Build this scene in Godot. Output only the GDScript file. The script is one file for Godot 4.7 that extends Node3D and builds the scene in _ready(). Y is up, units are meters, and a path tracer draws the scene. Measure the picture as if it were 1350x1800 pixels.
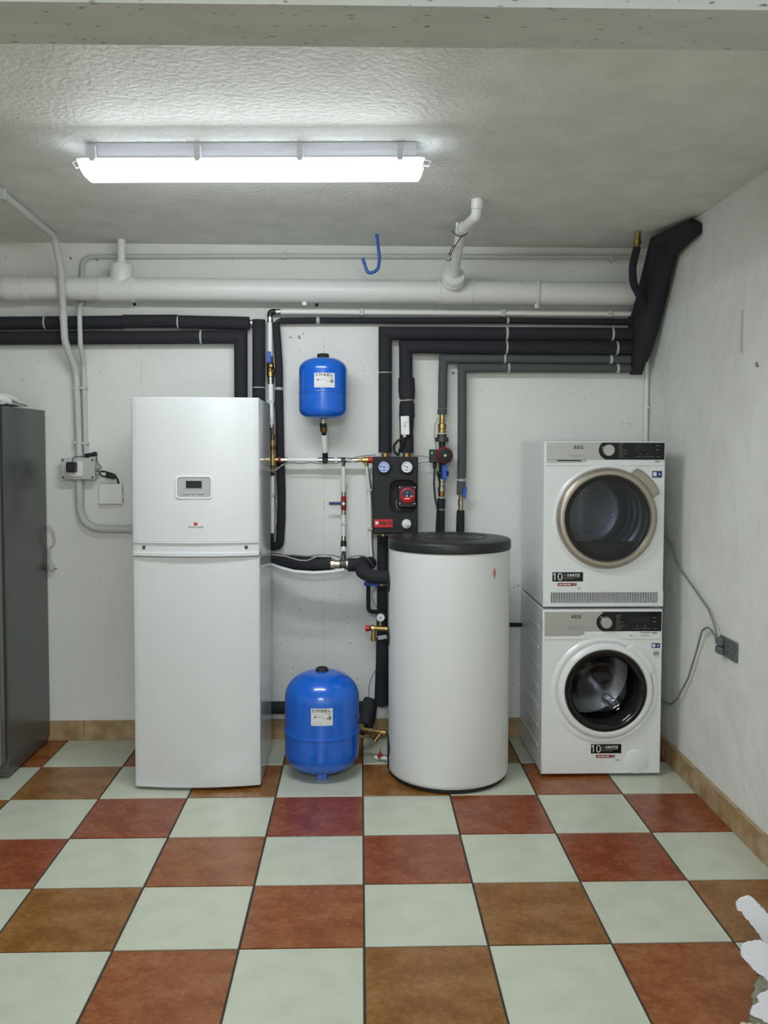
extends Node3D
# A utility room: heat pump cabinet, buffer cylinder, expansion vessels, insulated pipework, dryer on washer.
# World: x to the right, y up, z out of the back wall towards the viewer; the back wall is z = 0, metres.

const WALL_X := 1.598
const CEIL := 2.74

class Sh:
	var v := PackedVector3Array()
	var n := PackedVector3Array()
	var u := PackedVector2Array()
	var t := Transform3D.IDENTITY

	func at(x: Transform3D) -> Sh:
		t = x
		return self

	func tri(a: Vector3, b: Vector3, c: Vector3, na: Vector3, nb: Vector3, nc: Vector3, ua := Vector2.ZERO, ub := Vector2.ZERO, uc := Vector2.ZERO) -> void:
		var g := (c - a).cross(b - a)
		if g.length_squared() < 1e-18:
			return
		var flip := g.dot(na + nb + nc) < 0.0
		v.push_back(t * a)
		n.push_back((t.basis * na).normalized())
		u.push_back(ua)
		if flip:
			v.push_back(t * c); n.push_back((t.basis * nc).normalized()); u.push_back(uc)
			v.push_back(t * b); n.push_back((t.basis * nb).normalized()); u.push_back(ub)
		else:
			v.push_back(t * b); n.push_back((t.basis * nb).normalized()); u.push_back(ub)
			v.push_back(t * c); n.push_back((t.basis * nc).normalized()); u.push_back(uc)

	func quad(a: Vector3, b: Vector3, c: Vector3, d: Vector3, nn: Vector3, ua := Vector2(0, 1), ub := Vector2(1, 1), uc := Vector2(1, 0), ud := Vector2(0, 0)) -> void:
		tri(a, b, c, nn, nn, nn, ua, ub, uc)
		tri(a, c, d, nn, nn, nn, ua, uc, ud)

	# a box with rounded edges
	func box(c: Vector3, s: Vector3, bev := 0.003, seg := 2) -> Sh:
		var h := s * 0.5
		var b: float = min(bev, min(h.x, min(h.y, h.z)) * 0.98)
		for ax in 3:
			var a1 := (ax + 1) % 3
			var a2 := (ax + 2) % 3
			var g1 := _grid(h[a1], b, seg)
			var g2 := _grid(h[a2], b, seg)
			for sg in [-1.0, 1.0]:
				for i in g1.size() - 1:
					for j in g2.size() - 1:
						var ps: Array[Vector3] = []
						var ns: Array[Vector3] = []
						var us: Array[Vector2] = []
						for k in [[0, 0], [1, 0], [1, 1], [0, 1]]:
							var p := Vector3.ZERO
							p[ax] = sg * h[ax]
							p[a1] = g1[i + k[0]]
							p[a2] = g2[j + k[1]]
							var inner := p.clamp(-h + Vector3.ONE * b, h - Vector3.ONE * b)
							var d := p - inner
							var nn := Vector3.ZERO
							if b > 0.0:
								nn = d.normalized()
							else:
								nn[ax] = sg
							ps.append(c + (inner + nn * b))
							ns.append(nn)
							us.append(Vector2(p.x / s.x + 0.5, 0.5 - (p.y / s.y if ax != 1 else p.z / s.z)))
						tri(ps[0], ps[1], ps[2], ns[0], ns[1], ns[2], us[0], us[1], us[2])
						tri(ps[0], ps[2], ps[3], ns[0], ns[2], ns[3], us[0], us[2], us[3])
		return self

	func _grid(h: float, b: float, seg: int) -> PackedFloat32Array:
		var o := PackedFloat32Array()
		if b <= 0.0:
			o.append_array([-h, h])
			return o
		for i in seg + 1:
			o.append(-h + b * (1.0 - tan(deg_to_rad(45.0 * (1.0 - float(i) / seg)))))
		for i in seg + 1:
			o.append(h - b * (1.0 - tan(deg_to_rad(45.0 * float(i) / seg))))
		return o

	# a profile of (radius, y) turned round the y axis
	func lathe(prof: Array, seg := 32, inside := false) -> Sh:
		var a0 := 0.0
		var a1 := TAU
		var m := prof.size() - 1
		var area := 0.0
		for i in m + 1:
			var p: Vector2 = prof[i]
			var q: Vector2 = prof[(i + 1) % (m + 1)]
			area += p.x * q.y - q.x * p.y
		var side := 1.0 if (area >= 0.0) != inside else -1.0
		var sn: Array[Vector2] = []
		for i in m:
			var d: Vector2 = prof[i + 1] - prof[i]
			sn.append(Vector2(d.y, -d.x).normalized() * side)
		for i in m:
			var n0 := sn[i]
			var n1 := sn[i]
			if i > 0 and sn[i].dot(sn[i - 1]) > 0.72:
				n0 = (sn[i] + sn[i - 1]).normalized()
			if i < m - 1 and sn[i].dot(sn[i + 1]) > 0.72:
				n1 = (sn[i] + sn[i + 1]).normalized()
			for k in seg:
				var p := a0 + (a1 - a0) * k / seg
				var q := a0 + (a1 - a0) * (k + 1) / seg
				var e := Vector3(sin(p), 0, cos(p))
				var f := Vector3(sin(q), 0, cos(q))
				var A: Vector2 = prof[i]
				var B: Vector2 = prof[i + 1]
				var Y := Vector3.UP
				tri(e * A.x + Y * A.y, f * A.x + Y * A.y, f * B.x + Y * B.y, e * n0.x + Y * n0.y, f * n0.x + Y * n0.y, f * n1.x + Y * n1.y)
				tri(e * A.x + Y * A.y, f * B.x + Y * B.y, e * B.x + Y * B.y, e * n0.x + Y * n0.y, f * n1.x + Y * n1.y, e * n1.x + Y * n1.y)
		return self

	func cyl(a: Vector3, b: Vector3, r: float, seg := 20, bev := 0.0015) -> Sh:
		var keep := t
		var d := (b - a).normalized()
		var x := d.cross(Vector3.FORWARD if absf(d.z) < 0.9 else Vector3.RIGHT).normalized()
		t = keep * Transform3D(Basis(x, d, x.cross(d)), a)
		var l := (b - a).length()
		var c: float = min(bev, min(r * 0.5, l * 0.4))
		lathe([Vector2(0.0, 0.0), Vector2(r - c, 0), Vector2(r, c), Vector2(r, l - c), Vector2(r - c, l), Vector2(0.0, l)], seg)
		t = keep
		return self

	# a hexagonal nut between two points
	func hexa(a: Vector3, b: Vector3, r: float) -> Sh:
		return cyl(a, b, r, 6, 0.0015)

	# a round tube along a path with mitred corners; r may be one radius or one for each point
	func tube(p: Array, r, seg := 16, caps := true) -> Sh:
		var m := p.size()
		var ref := Vector3.ZERO
		for i in m - 1:
			var A: Vector3 = p[i]
			var B: Vector3 = p[i + 1]
			var d := (B - A).normalized()
			if i == 0:
				ref = d.cross(Vector3.UP if absf(d.y) < 0.9 else Vector3.RIGHT).normalized()
			else:
				ref = (ref - d * ref.dot(d)).normalized()
			var w := d.cross(ref)
			var ra: float = r if r is float else r[i]
			var rb: float = r if r is float else r[i + 1]
			var na := d
			var nb := d
			if i > 0:
				na = ((p[i] - p[i - 1]).normalized() + d).normalized()
			if i < m - 2:
				nb = ((p[i + 2] - p[i + 1]).normalized() + d).normalized()
			var sa := na.dot(d) > 0.94
			var sb := nb.dot(d) > 0.94
			for k in seg:
				var ps: Array[Vector3] = []
				var ns: Array[Vector3] = []
				for q in [k, k + 1]:
					var an: float = TAU * q / seg
					var o := ref * cos(an) + w * sin(an)
					ps.append(A + o * ra - d * (o.dot(na) / na.dot(d)) * ra)
					ps.append(B + o * rb - d * (o.dot(nb) / nb.dot(d)) * rb)
					ns.append((o - na * o.dot(na)).normalized() if sa else o)
					ns.append((o - nb * o.dot(nb)).normalized() if sb else o)
				tri(ps[0], ps[2], ps[3], ns[0], ns[2], ns[3])
				tri(ps[0], ps[3], ps[1], ns[0], ns[3], ns[1])
				if caps and i == 0:
					tri(A, ps[0], ps[2], -d, -d, -d)
				if caps and i == m - 2:
					tri(B, ps[1], ps[3], d, d, d)
		return self

	# a polygon of x, y pulled along z from z0 to z1, its front and back edges chamfered
	func prism(poly: PackedVector2Array, z0: float, z1: float, bev := 0.0, uvs := false) -> Sh:
		var m := poly.size()
		var P := poly
		if Geometry2D.is_polygon_clockwise(P):
			P = P.duplicate()
			P.reverse()
		var en: Array[Vector2] = []
		for i in m:
			var d := P[(i + 1) % m] - P[i]
			en.append(Vector2(d.y, -d.x).normalized())
		var inn := PackedVector2Array()
		for i in m:
			var a := en[(i + m - 1) % m]
			var b := en[i]
			var mid := (a + b).normalized()
			inn.append(P[i] - mid * bev / max(0.35, mid.dot(b)))
		var box2 := Rect2(P[0], Vector2.ZERO)
		for q in P:
			box2 = box2.expand(q)
		for side in [[z1, 1.0], [z0, -1.0]]:
			var ix := Geometry2D.triangulate_polygon(inn)
			var nz := Vector3(0, 0, side[1])
			for k in range(0, ix.size(), 3):
				var w: Array[Vector3] = []
				var uu: Array[Vector2] = []
				for j in 3:
					var q := inn[ix[k + j]]
					w.append(Vector3(q.x, q.y, side[0]))
					uu.append(Vector2((q.x - box2.position.x) / box2.size.x, 1.0 - (q.y - box2.position.y) / box2.size.y) if uvs else Vector2.ZERO)
				tri(w[0], w[1], w[2], nz, nz, nz, uu[0], uu[1], uu[2])
		for i in m:
			var j := (i + 1) % m
			var ni := en[i]
			var nj := en[i]
			if en[i].dot(en[(i + m - 1) % m]) > 0.72:
				ni = (en[i] + en[(i + m - 1) % m]).normalized()
			if en[i].dot(en[j]) > 0.72:
				nj = (en[i] + en[j]).normalized()
			var Ni := Vector3(ni.x, ni.y, 0)
			var Nj := Vector3(nj.x, nj.y, 0)
			var a := Vector3(P[i].x, P[i].y, z0 + bev)
			var b := Vector3(P[j].x, P[j].y, z0 + bev)
			var c := Vector3(P[j].x, P[j].y, z1 - bev)
			var d := Vector3(P[i].x, P[i].y, z1 - bev)
			tri(a, b, c, Ni, Nj, Nj)
			tri(a, c, d, Ni, Nj, Ni)
			if bev > 0.0:
				for s in [[z1 - bev, z1, 1.0], [z0 + bev, z0, -1.0]]:
					var q := Vector3(0, 0, s[2])
					var e := Vector3(P[i].x, P[i].y, s[0])
					var f := Vector3(P[j].x, P[j].y, s[0])
					var g := Vector3(inn[j].x, inn[j].y, s[1])
					var h := Vector3(inn[i].x, inn[i].y, s[1])
					tri(e, f, g, (Ni + q).normalized(), (Nj + q).normalized(), (Nj + q).normalized())
					tri(e, g, h, (Ni + q).normalized(), (Nj + q).normalized(), (Ni + q).normalized())
		return self

	# a plate between two outlines with the same number of points
	func plate(outer: PackedVector2Array, hole: PackedVector2Array, z0: float, z1: float) -> Sh:
		var m := outer.size()
		for i in m:
			var j := (i + 1) % m
			for s in [[z1, 1.0], [z0, -1.0]]:
				var nz := Vector3(0, 0, s[1])
				quad(_z(outer[i], s[0]), _z(outer[j], s[0]), _z(hole[j], s[0]), _z(hole[i], s[0]), nz)
			var d := outer[j] - outer[i]
			var e := hole[j] - hole[i]
			var mid := (outer[i] + outer[j] - hole[i] - hole[j])
			var no := Vector2(d.y, -d.x).normalized()
			if no.dot(mid) < 0:
				no = -no
			var nh := Vector2(e.y, -e.x).normalized()
			if nh.dot(mid) < 0:
				nh = -nh
			quad(_z(outer[i], z0), _z(outer[j], z0), _z(outer[j], z1), _z(outer[i], z1), Vector3(no.x, no.y, 0))
			quad(_z(hole[i], z0), _z(hole[j], z0), _z(hole[j], z1), _z(hole[i], z1), Vector3(nh.x, nh.y, 0))
		return self

	func _z(p: Vector2, z: float) -> Vector3:
		return Vector3(p.x, p.y, z)

	# a patch that hugs an upright round body of radius r, between two angles (0 faces +z) and two heights
	func patch(r: float, a0: float, a1: float, y0: float, y1: float, seg := 8, thick := 0.0004) -> Sh:
		for k in seg:
			var p := a0 + (a1 - a0) * k / seg
			var q := a0 + (a1 - a0) * (k + 1) / seg
			var e := Vector3(sin(p), 0, cos(p))
			var f := Vector3(sin(q), 0, cos(q))
			var R := r + thick
			var a := e * R + Vector3(0, y0, 0)
			var b := f * R + Vector3(0, y0, 0)
			var c := f * R + Vector3(0, y1, 0)
			var d := e * R + Vector3(0, y1, 0)
			var ua := float(k) / seg
			var ub := float(k + 1) / seg
			tri(a, b, c, e, f, f, Vector2(ua, 1), Vector2(ub, 1), Vector2(ub, 0))
			tri(a, c, d, e, f, e, Vector2(ua, 1), Vector2(ub, 0), Vector2(ua, 0))
			var dn := Vector3.DOWN
			quad(e * r + Vector3(0, y0, 0), f * r + Vector3(0, y0, 0), b, a, dn)
			quad(e * r + Vector3(0, y1, 0), f * r + Vector3(0, y1, 0), c, d, -dn)
		return self

	func append_from(o: Sh) -> Sh:
		v.append_array(o.v)
		n.append_array(o.n)
		u.append_array(o.u)
		return self

	func mesh(m: Material) -> ArrayMesh:
		var a := []
		a.resize(Mesh.ARRAY_MAX)
		a[Mesh.ARRAY_VERTEX] = v
		a[Mesh.ARRAY_NORMAL] = n
		a[Mesh.ARRAY_TEX_UV] = u
		var am := ArrayMesh.new()
		am.add_surface_from_arrays(Mesh.PRIMITIVE_TRIANGLES, a)
		am.surface_set_material(0, m)
		return am


var M := {}
var taken := {}
var rng := RandomNumberGenerator.new()


func sh() -> Sh:
	return Sh.new()


func numbered(called: String) -> String:
	if not taken.has(called):
		taken[called] = 0
		return called
	taken[called] += 1
	return "%s_%03d" % [called, taken[called]]


func tag(o: Node, label: String, category: String, group := "") -> void:
	o.set_meta("label", label)
	o.set_meta("category", category)
	if group:
		o.set_meta("group", group)


# a thing: an empty node at its base whose children are its parts
func thing(called: String, label: String, category: String, where := Vector3.ZERO, group := "", turn := 0.0) -> Node3D:
	var o := Node3D.new()
	o.name = numbered(called)
	add_child(o)
	o.position = where
	o.rotation.y = turn
	tag(o, label, category, group)
	return o


# one named mesh; shapes are given in the coordinates of the node they hang under
func part(called: String, s: Sh, m: Material, parent: Node) -> MeshInstance3D:
	var o := MeshInstance3D.new()
	o.mesh = s.mesh(m)
	o.name = called
	parent.add_child(o, true)
	return o


# a part whose shape is given in world coordinates
func wpart(called: String, s: Sh, m: Material, parent: Node3D) -> MeshInstance3D:
	var o := part(called, s, m, parent)
	o.transform = parent.global_transform.affine_inverse()
	return o


func lone(called: String, s: Sh, m: Material, label: String, category: String, group := "") -> MeshInstance3D:
	var o := part(numbered(called), s, m, self)
	tag(o, label, category, group)
	return o


func struct(called: String, s: Sh, m: Material) -> MeshInstance3D:
	var o := part(called, s, m, self)
	o.set_meta("kind", "structure")
	return o


func again(parent: Node, called: String, mesh: Mesh, where: Vector3) -> MeshInstance3D:
	var o := MeshInstance3D.new()
	o.mesh = mesh
	o.name = called
	o.position = where
	parent.add_child(o, true)
	return o


func fil(p: Array, r: float, k := 7) -> Array:
	var o := [p[0]]
	for i in range(1, p.size() - 1):
		var a: Vector3 = p[i - 1] - p[i]
		var b: Vector3 = p[i + 1] - p[i]
		var half := a.angle_to(b) * 0.5
		var l: float = min(r / max(tan(half), 0.05), min(a.length(), b.length()) * 0.48)
		var s: Vector3 = p[i] + a.normalized() * l
		var e: Vector3 = p[i] + b.normalized() * l
		for j in k + 1:
			var t := float(j) / k
			o.append(s.lerp(p[i], t).lerp((p[i] as Vector3).lerp(e, t), t))
	o.append(p[-1])
	return o


func rrect(w: float, h: float, r: float, k := 6, c := Vector2.ZERO) -> PackedVector2Array:
	var o := PackedVector2Array()
	for q in 4:
		var s := Vector2([1, -1, -1, 1][q], [1, 1, -1, -1][q])
		for i in k + 1:
			var a := PI / 2 * (q + float(i) / k)
			o.append(c + Vector2(s.x * (w / 2 - r), s.y * (h / 2 - r)) + Vector2(cos(a), sin(a)) * r)
	return o


func circ(r: float, k := 48, c := Vector2.ZERO) -> PackedVector2Array:
	var o := PackedVector2Array()
	for i in k:
		o.append(c + Vector2(cos(TAU * i / k), sin(TAU * i / k)) * r)
	return o


# the outline of a rectangle, met by rays from a point inside it
func rays(lo: Vector2, hi: Vector2, c: Vector2, k: int) -> PackedVector2Array:
	var o := PackedVector2Array()
	var angles: Array[float] = []
	for i in k:
		angles.append(TAU * i / k)
	for q in [hi, Vector2(lo.x, hi.y), lo, Vector2(hi.x, lo.y)]:
		var a: float = fposmod((q - c).angle(), TAU)
		var best := 0
		for i in k:
			if absf(angle_difference(angles[i], a)) < absf(angle_difference(angles[best], a)):
				best = i
		angles[best] = a
	for a in angles:
		var d := Vector2(cos(a), sin(a))
		var s := 1e9
		if absf(d.x) > 1e-6:
			s = min(s, ((hi.x if d.x > 0 else lo.x) - c.x) / d.x)
		if absf(d.y) > 1e-6:
			s = min(s, ((hi.y if d.y > 0 else lo.y) - c.y) / d.y)
		o.append(c + d * s)
	return o


# where rays from a point inside an outline meet it, one for each point of another outline
func ray_poly(poly: PackedVector2Array, c: Vector2, toward: PackedVector2Array) -> PackedVector2Array:
	var o := PackedVector2Array()
	for q in toward:
		var d := (q - c).normalized()
		var best := 1e9
		for i in poly.size():
			var x = Geometry2D.segment_intersects_segment(c, c + d * 10.0, poly[i], poly[(i + 1) % poly.size()])
			if x != null:
				best = min(best, c.distance_to(x))
		o.append(c + d * (best if best < 9.0 else 0.01))
	return o


# raised lettering, its middle at the origin of xf, facing +z; bend wraps it on an upright round body of that radius
func lettering(said: String, high: float, m: Material, parent: Node3D, xf: Transform3D, bold := false, stretch := 1.0) -> void:
	var tm := TextMesh.new()
	var f := SystemFont.new()
	f.font_names = PackedStringArray(["Droid Sans"])
	if bold:
		f.font_weight = 700
	tm.font = f
	tm.font_size = 64
	tm.pixel_size = high / 46.0
	tm.depth = 0.0008
	tm.text = said
	tm.material = m
	var o := MeshInstance3D.new()
	o.mesh = tm
	o.name = "lettering"
	o.transform = xf * Transform3D(Basis.from_scale(Vector3(stretch, 1, 1)), Vector3.ZERO)
	parent.add_child(o, true)


func mk(called: String, c: Color, rough := 0.6, metal := 0.0) -> StandardMaterial3D:
	var m := StandardMaterial3D.new()
	m.resource_name = called
	m.albedo_color = c
	m.roughness = rough
	m.metallic = metal
	M[called] = m
	return m


func rgb(r: int, g: int, b: int) -> Color:
	return Color(r / 255.0, g / 255.0, b / 255.0)


func noise(freq: float, kind := FastNoiseLite.TYPE_SIMPLEX_SMOOTH, octaves := 4, salt := 1) -> FastNoiseLite:
	var f := FastNoiseLite.new()
	f.seed = salt
	f.noise_type = kind
	f.frequency = freq
	f.fractal_octaves = octaves
	return f


func noise_tex(f: FastNoiseLite, size := 512, ramp: Array = [], as_normal := false, bump := 4.0) -> NoiseTexture2D:
	var x := NoiseTexture2D.new()
	x.noise = f
	x.width = size
	x.height = size
	x.seamless = true
	if as_normal:
		x.as_normal_map = true
		x.bump_strength = bump
	if ramp.size():
		var g := Gradient.new()
		g.offsets = PackedFloat32Array(ramp.map(func(q): return q[0]))
		g.colors = PackedColorArray(ramp.map(func(q): return q[1]))
		x.color_ramp = g
	return x


func tri_scale(m: StandardMaterial3D, metres: float) -> void:
	m.uv1_triplanar = true
	m.uv1_world_triplanar = true
	m.uv1_scale = Vector3.ONE / metres


func make_materials() -> void:
	rng.seed = 77
	mk("housing_white", rgb(226, 228, 236), 0.45)
	mk("pvc", rgb(228, 229, 226), 0.38)
	mk("conduit", rgb(196, 199, 194), 0.5)
	mk("box_grey", rgb(192, 196, 190), 0.5)
	mk("white_plastic", rgb(232, 233, 230), 0.4)
	mk("pipe_white", rgb(235, 236, 232), 0.35)
	mk("black_plastic", rgb(22, 23, 25), 0.4)
	mk("chrome", rgb(205, 205, 200), 0.2, 1.0)
	mk("nickel", rgb(175, 168, 152), 0.28, 1.0)
	mk("brass", rgb(188, 160, 104), 0.3, 1.0)
	mk("brass_dark", rgb(124, 102, 66), 0.36, 1.0)
	mk("copper", rgb(176, 108, 70), 0.32, 1.0)
	mk("iron", rgb(82, 84, 84), 0.45, 0.7)
	mk("handle_blue", rgb(22, 82, 190), 0.4)
	mk("handle_navy", rgb(20, 42, 104), 0.4)
	mk("red", rgb(196, 24, 28), 0.42)
	mk("red_dull", rgb(150, 32, 32), 0.5)
	mk("tie", rgb(182, 184, 180), 0.5)
	mk("rubber", rgb(28, 29, 29), 0.7)
	mk("cable_grey", rgb(120, 124, 122), 0.55)
	mk("cable_cream", rgb(196, 194, 180), 0.5)
	mk("socket_grey", rgb(92, 98, 100), 0.5)
	mk("ink", rgb(40, 42, 46), 0.6)
	mk("ink_grey", rgb(120, 122, 124), 0.6)
	mk("ink_white", rgb(226, 228, 230), 0.6)
	mk("paper", rgb(222, 224, 222), 0.55)
	mk("steel_wire", rgb(150, 150, 146), 0.35, 1.0)
	mk("gauge_face", rgb(232, 236, 240), 0.5)
	mk("gauge_blue", rgb(176, 190, 236), 0.5)
	mk("gauge_rim", rgb(36, 42, 74), 0.35)
	mk("champagne", rgb(176, 168, 156), 0.34, 0.85)
	mk("silver_panel", rgb(190, 190, 186), 0.36, 0.8)
	mk("black_gloss", rgb(10, 11, 13), 0.12)
	mk("drum_steel", rgb(112, 114, 122), 0.2, 1.0)
	mk("drum_dark", rgb(108, 117, 136), 0.34, 0.6)
	mk("dark_inside", rgb(24, 26, 30), 0.6)
	mk("grey_panel", rgb(168, 170, 172), 0.4)
	mk("lcd", rgb(26, 30, 34), 0.15)
	mk("sticker_blue", rgb(36, 66, 122), 0.5)
	mk("leaf_grey", rgb(186, 190, 190), 0.55)
	mk("lid_black", rgb(30, 32, 34), 0.42)
	mk("epp", rgb(36, 36, 38), 0.75)
	mk("epp_recess", rgb(28, 28, 30), 0.75)
	mk("plaster_crumb", rgb(214, 202, 172), 0.9)
	# appliance enamel
	var e := mk("enamel", rgb(228, 231, 231), 0.22)
	e.clearcoat_enabled = true
	e.clearcoat = 0.4
	e.clearcoat_roughness = 0.12
	e = mk("enamel_side", rgb(228, 231, 230), 0.32)
	# heat pump cabinet: glossy front, smoother grey flanks
	e = mk("hp_front", rgb(211, 215, 216), 0.3)
	e.clearcoat_enabled = true
	e.clearcoat = 0.8
	e.clearcoat_roughness = 0.08
	e = mk("hp_side", rgb(204, 209, 210), 0.1)
	e.metallic_specular = 0.7
	# blue vessel lacquer
	e = mk("vessel_blue", rgb(0, 96, 206), 0.24)
	e.clearcoat_enabled = true
	e.clearcoat = 0.6
	e.clearcoat_roughness = 0.06
	e = mk("hook_blue", rgb(40, 84, 176), 0.32)
	# cylinder jacket: matt white sheet with a fine grain
	e = mk("jacket", rgb(222, 224, 224), 0.5)
	e.normal_enabled = true
	e.normal_texture = noise_tex(noise(0.08, FastNoiseLite.TYPE_SIMPLEX, 3, 5), 256, [], true, 2.0)
	e.normal_scale = 0.25
	tri_scale(e, 0.12)
	# insulation foams
	for q in [["foam_black", rgb(34, 35, 41), 11], ["foam_grey", rgb(78, 82, 82), 12]]:
		e = mk(q[0], q[1], 0.85)
		e.normal_enabled = true
		e.normal_texture = noise_tex(noise(0.05, FastNoiseLite.TYPE_SIMPLEX, 4, q[2]), 256, [], true, 3.0)
		e.normal_scale = 0.35
		tri_scale(e, 0.1)
	# fridge: dark brushed steel
	e = mk("fridge_side", rgb(86, 89, 86), 0.26, 0.35)
	e = mk("fridge_door", rgb(128, 130, 126), 0.3, 0.7)
	# plaster: trowelled relief for the ceiling, smoother for the walls
	e = mk("ceiling_plaster", Color.WHITE, 0.66)
	e.albedo_texture = noise_tex(noise(0.006, FastNoiseLite.TYPE_SIMPLEX_SMOOTH, 5, 21), 512, [[0.0, rgb(212, 215, 208)], [0.5, rgb(221, 223, 217)], [1.0, rgb(228, 230, 225)]])
	var f := noise(0.028, FastNoiseLite.TYPE_SIMPLEX_SMOOTH, 5, 22)
	f.domain_warp_enabled = true
	f.domain_warp_amplitude = 40.0
	f.domain_warp_frequency = 0.012
	e.normal_enabled = true
	e.normal_texture = noise_tex(f, 1024, [], true, 6.0)
	e.normal_scale = 0.62
	tri_scale(e, 0.85)
	e = mk("wall_plaster", Color.WHITE, 0.8)
	e.albedo_texture = noise_tex(noise(0.005, FastNoiseLite.TYPE_SIMPLEX_SMOOTH, 5, 25), 512, [[0.0, rgb(219, 221, 214)], [0.5, rgb(225, 227, 221)], [1.0, rgb(230, 232, 227)]])
	e.normal_enabled = true
	e.normal_texture = noise_tex(noise(0.012, FastNoiseLite.TYPE_SIMPLEX_SMOOTH, 5, 26), 512, [], true, 6.0)
	e.normal_scale = 0.4
	tri_scale(e, 1.3)
	e = mk("wall_back", Color.WHITE, 0.8)
	e.albedo_texture = ImageTexture.create_from_image(wall_image())
	e = mk("beam_paint", Color.WHITE, 0.8)
	e.albedo_texture = ImageTexture.create_from_image(beam_image())
	mk("skirting", Color.WHITE, 0.4)
	M.skirting.albedo_texture = noise_tex(noise(0.012, FastNoiseLite.TYPE_SIMPLEX_SMOOTH, 5, 31), 512, [[0.0, rgb(140, 114, 80)], [0.45, rgb(168, 142, 104)], [0.7, rgb(176, 150, 114)], [1.0, rgb(188, 164, 130)]])
	tri_scale(M.skirting, 0.7)
	mk("grout", rgb(52, 55, 46), 0.9)
	mk("skirting_joint", rgb(206, 196, 176), 0.9)
	# floor tiles: glazed, three mixes of fired clay and two of cream
	var mixes := {
		"tile_red": [rgb(114, 50, 24), rgb(134, 62, 32), rgb(148, 86, 54)],
		"tile_orange": [rgb(122, 62, 22), rgb(140, 77, 32), rgb(152, 100, 58)],
		"tile_ochre": [rgb(114, 72, 24), rgb(134, 88, 36), rgb(146, 108, 64)],
	}
	var salt := 41
	for k in mixes:
		var c: Array = mixes[k]
		e = mk(k, Color.WHITE, 0.27)
		e.albedo_texture = ImageTexture.create_from_image(tile_image(c, salt))
		salt += 5
	for k in [["tile_cream", [rgb(188, 193, 174), rgb(195, 199, 181), rgb(200, 204, 187)]], ["tile_pale", [rgb(193, 198, 182), rgb(199, 203, 188), rgb(204, 208, 193)]]]:
		e = mk(k[0], Color.WHITE, 0.25)
		e.albedo_texture = ImageTexture.create_from_image(cream_image(k[1], salt))
		salt += 5
	# glass
	e = mk("door_glass", Color(0.02, 0.025, 0.035, 0.34), 0.04)
	e.transparency = BaseMaterial3D.TRANSPARENCY_ALPHA
	e = mk("bowl_glass", Color(0.04, 0.045, 0.05, 0.2), 0.03)
	e.transparency = BaseMaterial3D.TRANSPARENCY_ALPHA
	e = mk("clear_plastic", Color(0.9, 0.92, 0.92, 0.3), 0.1)
	e.transparency = BaseMaterial3D.TRANSPARENCY_ALPHA
	# what gives off light
	e = mk("diffuser_glow", rgb(250, 252, 255), 0.4)
	e.emission_enabled = true
	e.emission = Color(0.94, 0.97, 1.0)
	e.emission_energy_multiplier = GLOW
	e = mk("led_green", rgb(30, 200, 80), 0.4)
	e.emission_enabled = true
	e.emission = Color(0.1, 1.0, 0.3)
	e.emission_energy_multiplier = 1.2
	# loose paper and cloth
	e = mk("torn_white", rgb(224, 226, 232), 0.8)
	e = mk("bag_grey", rgb(150, 148, 130), 0.7)
	e.normal_enabled = true
	e.normal_texture = noise_tex(noise(0.03, FastNoiseLite.TYPE_SIMPLEX, 4, 61), 256, [], true, 5.0)
	tri_scale(e, 0.3)
	e = mk("cloth_white", rgb(214, 216, 212), 0.9)
	e.rim_enabled = true
	e.rim = 0.2


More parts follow.
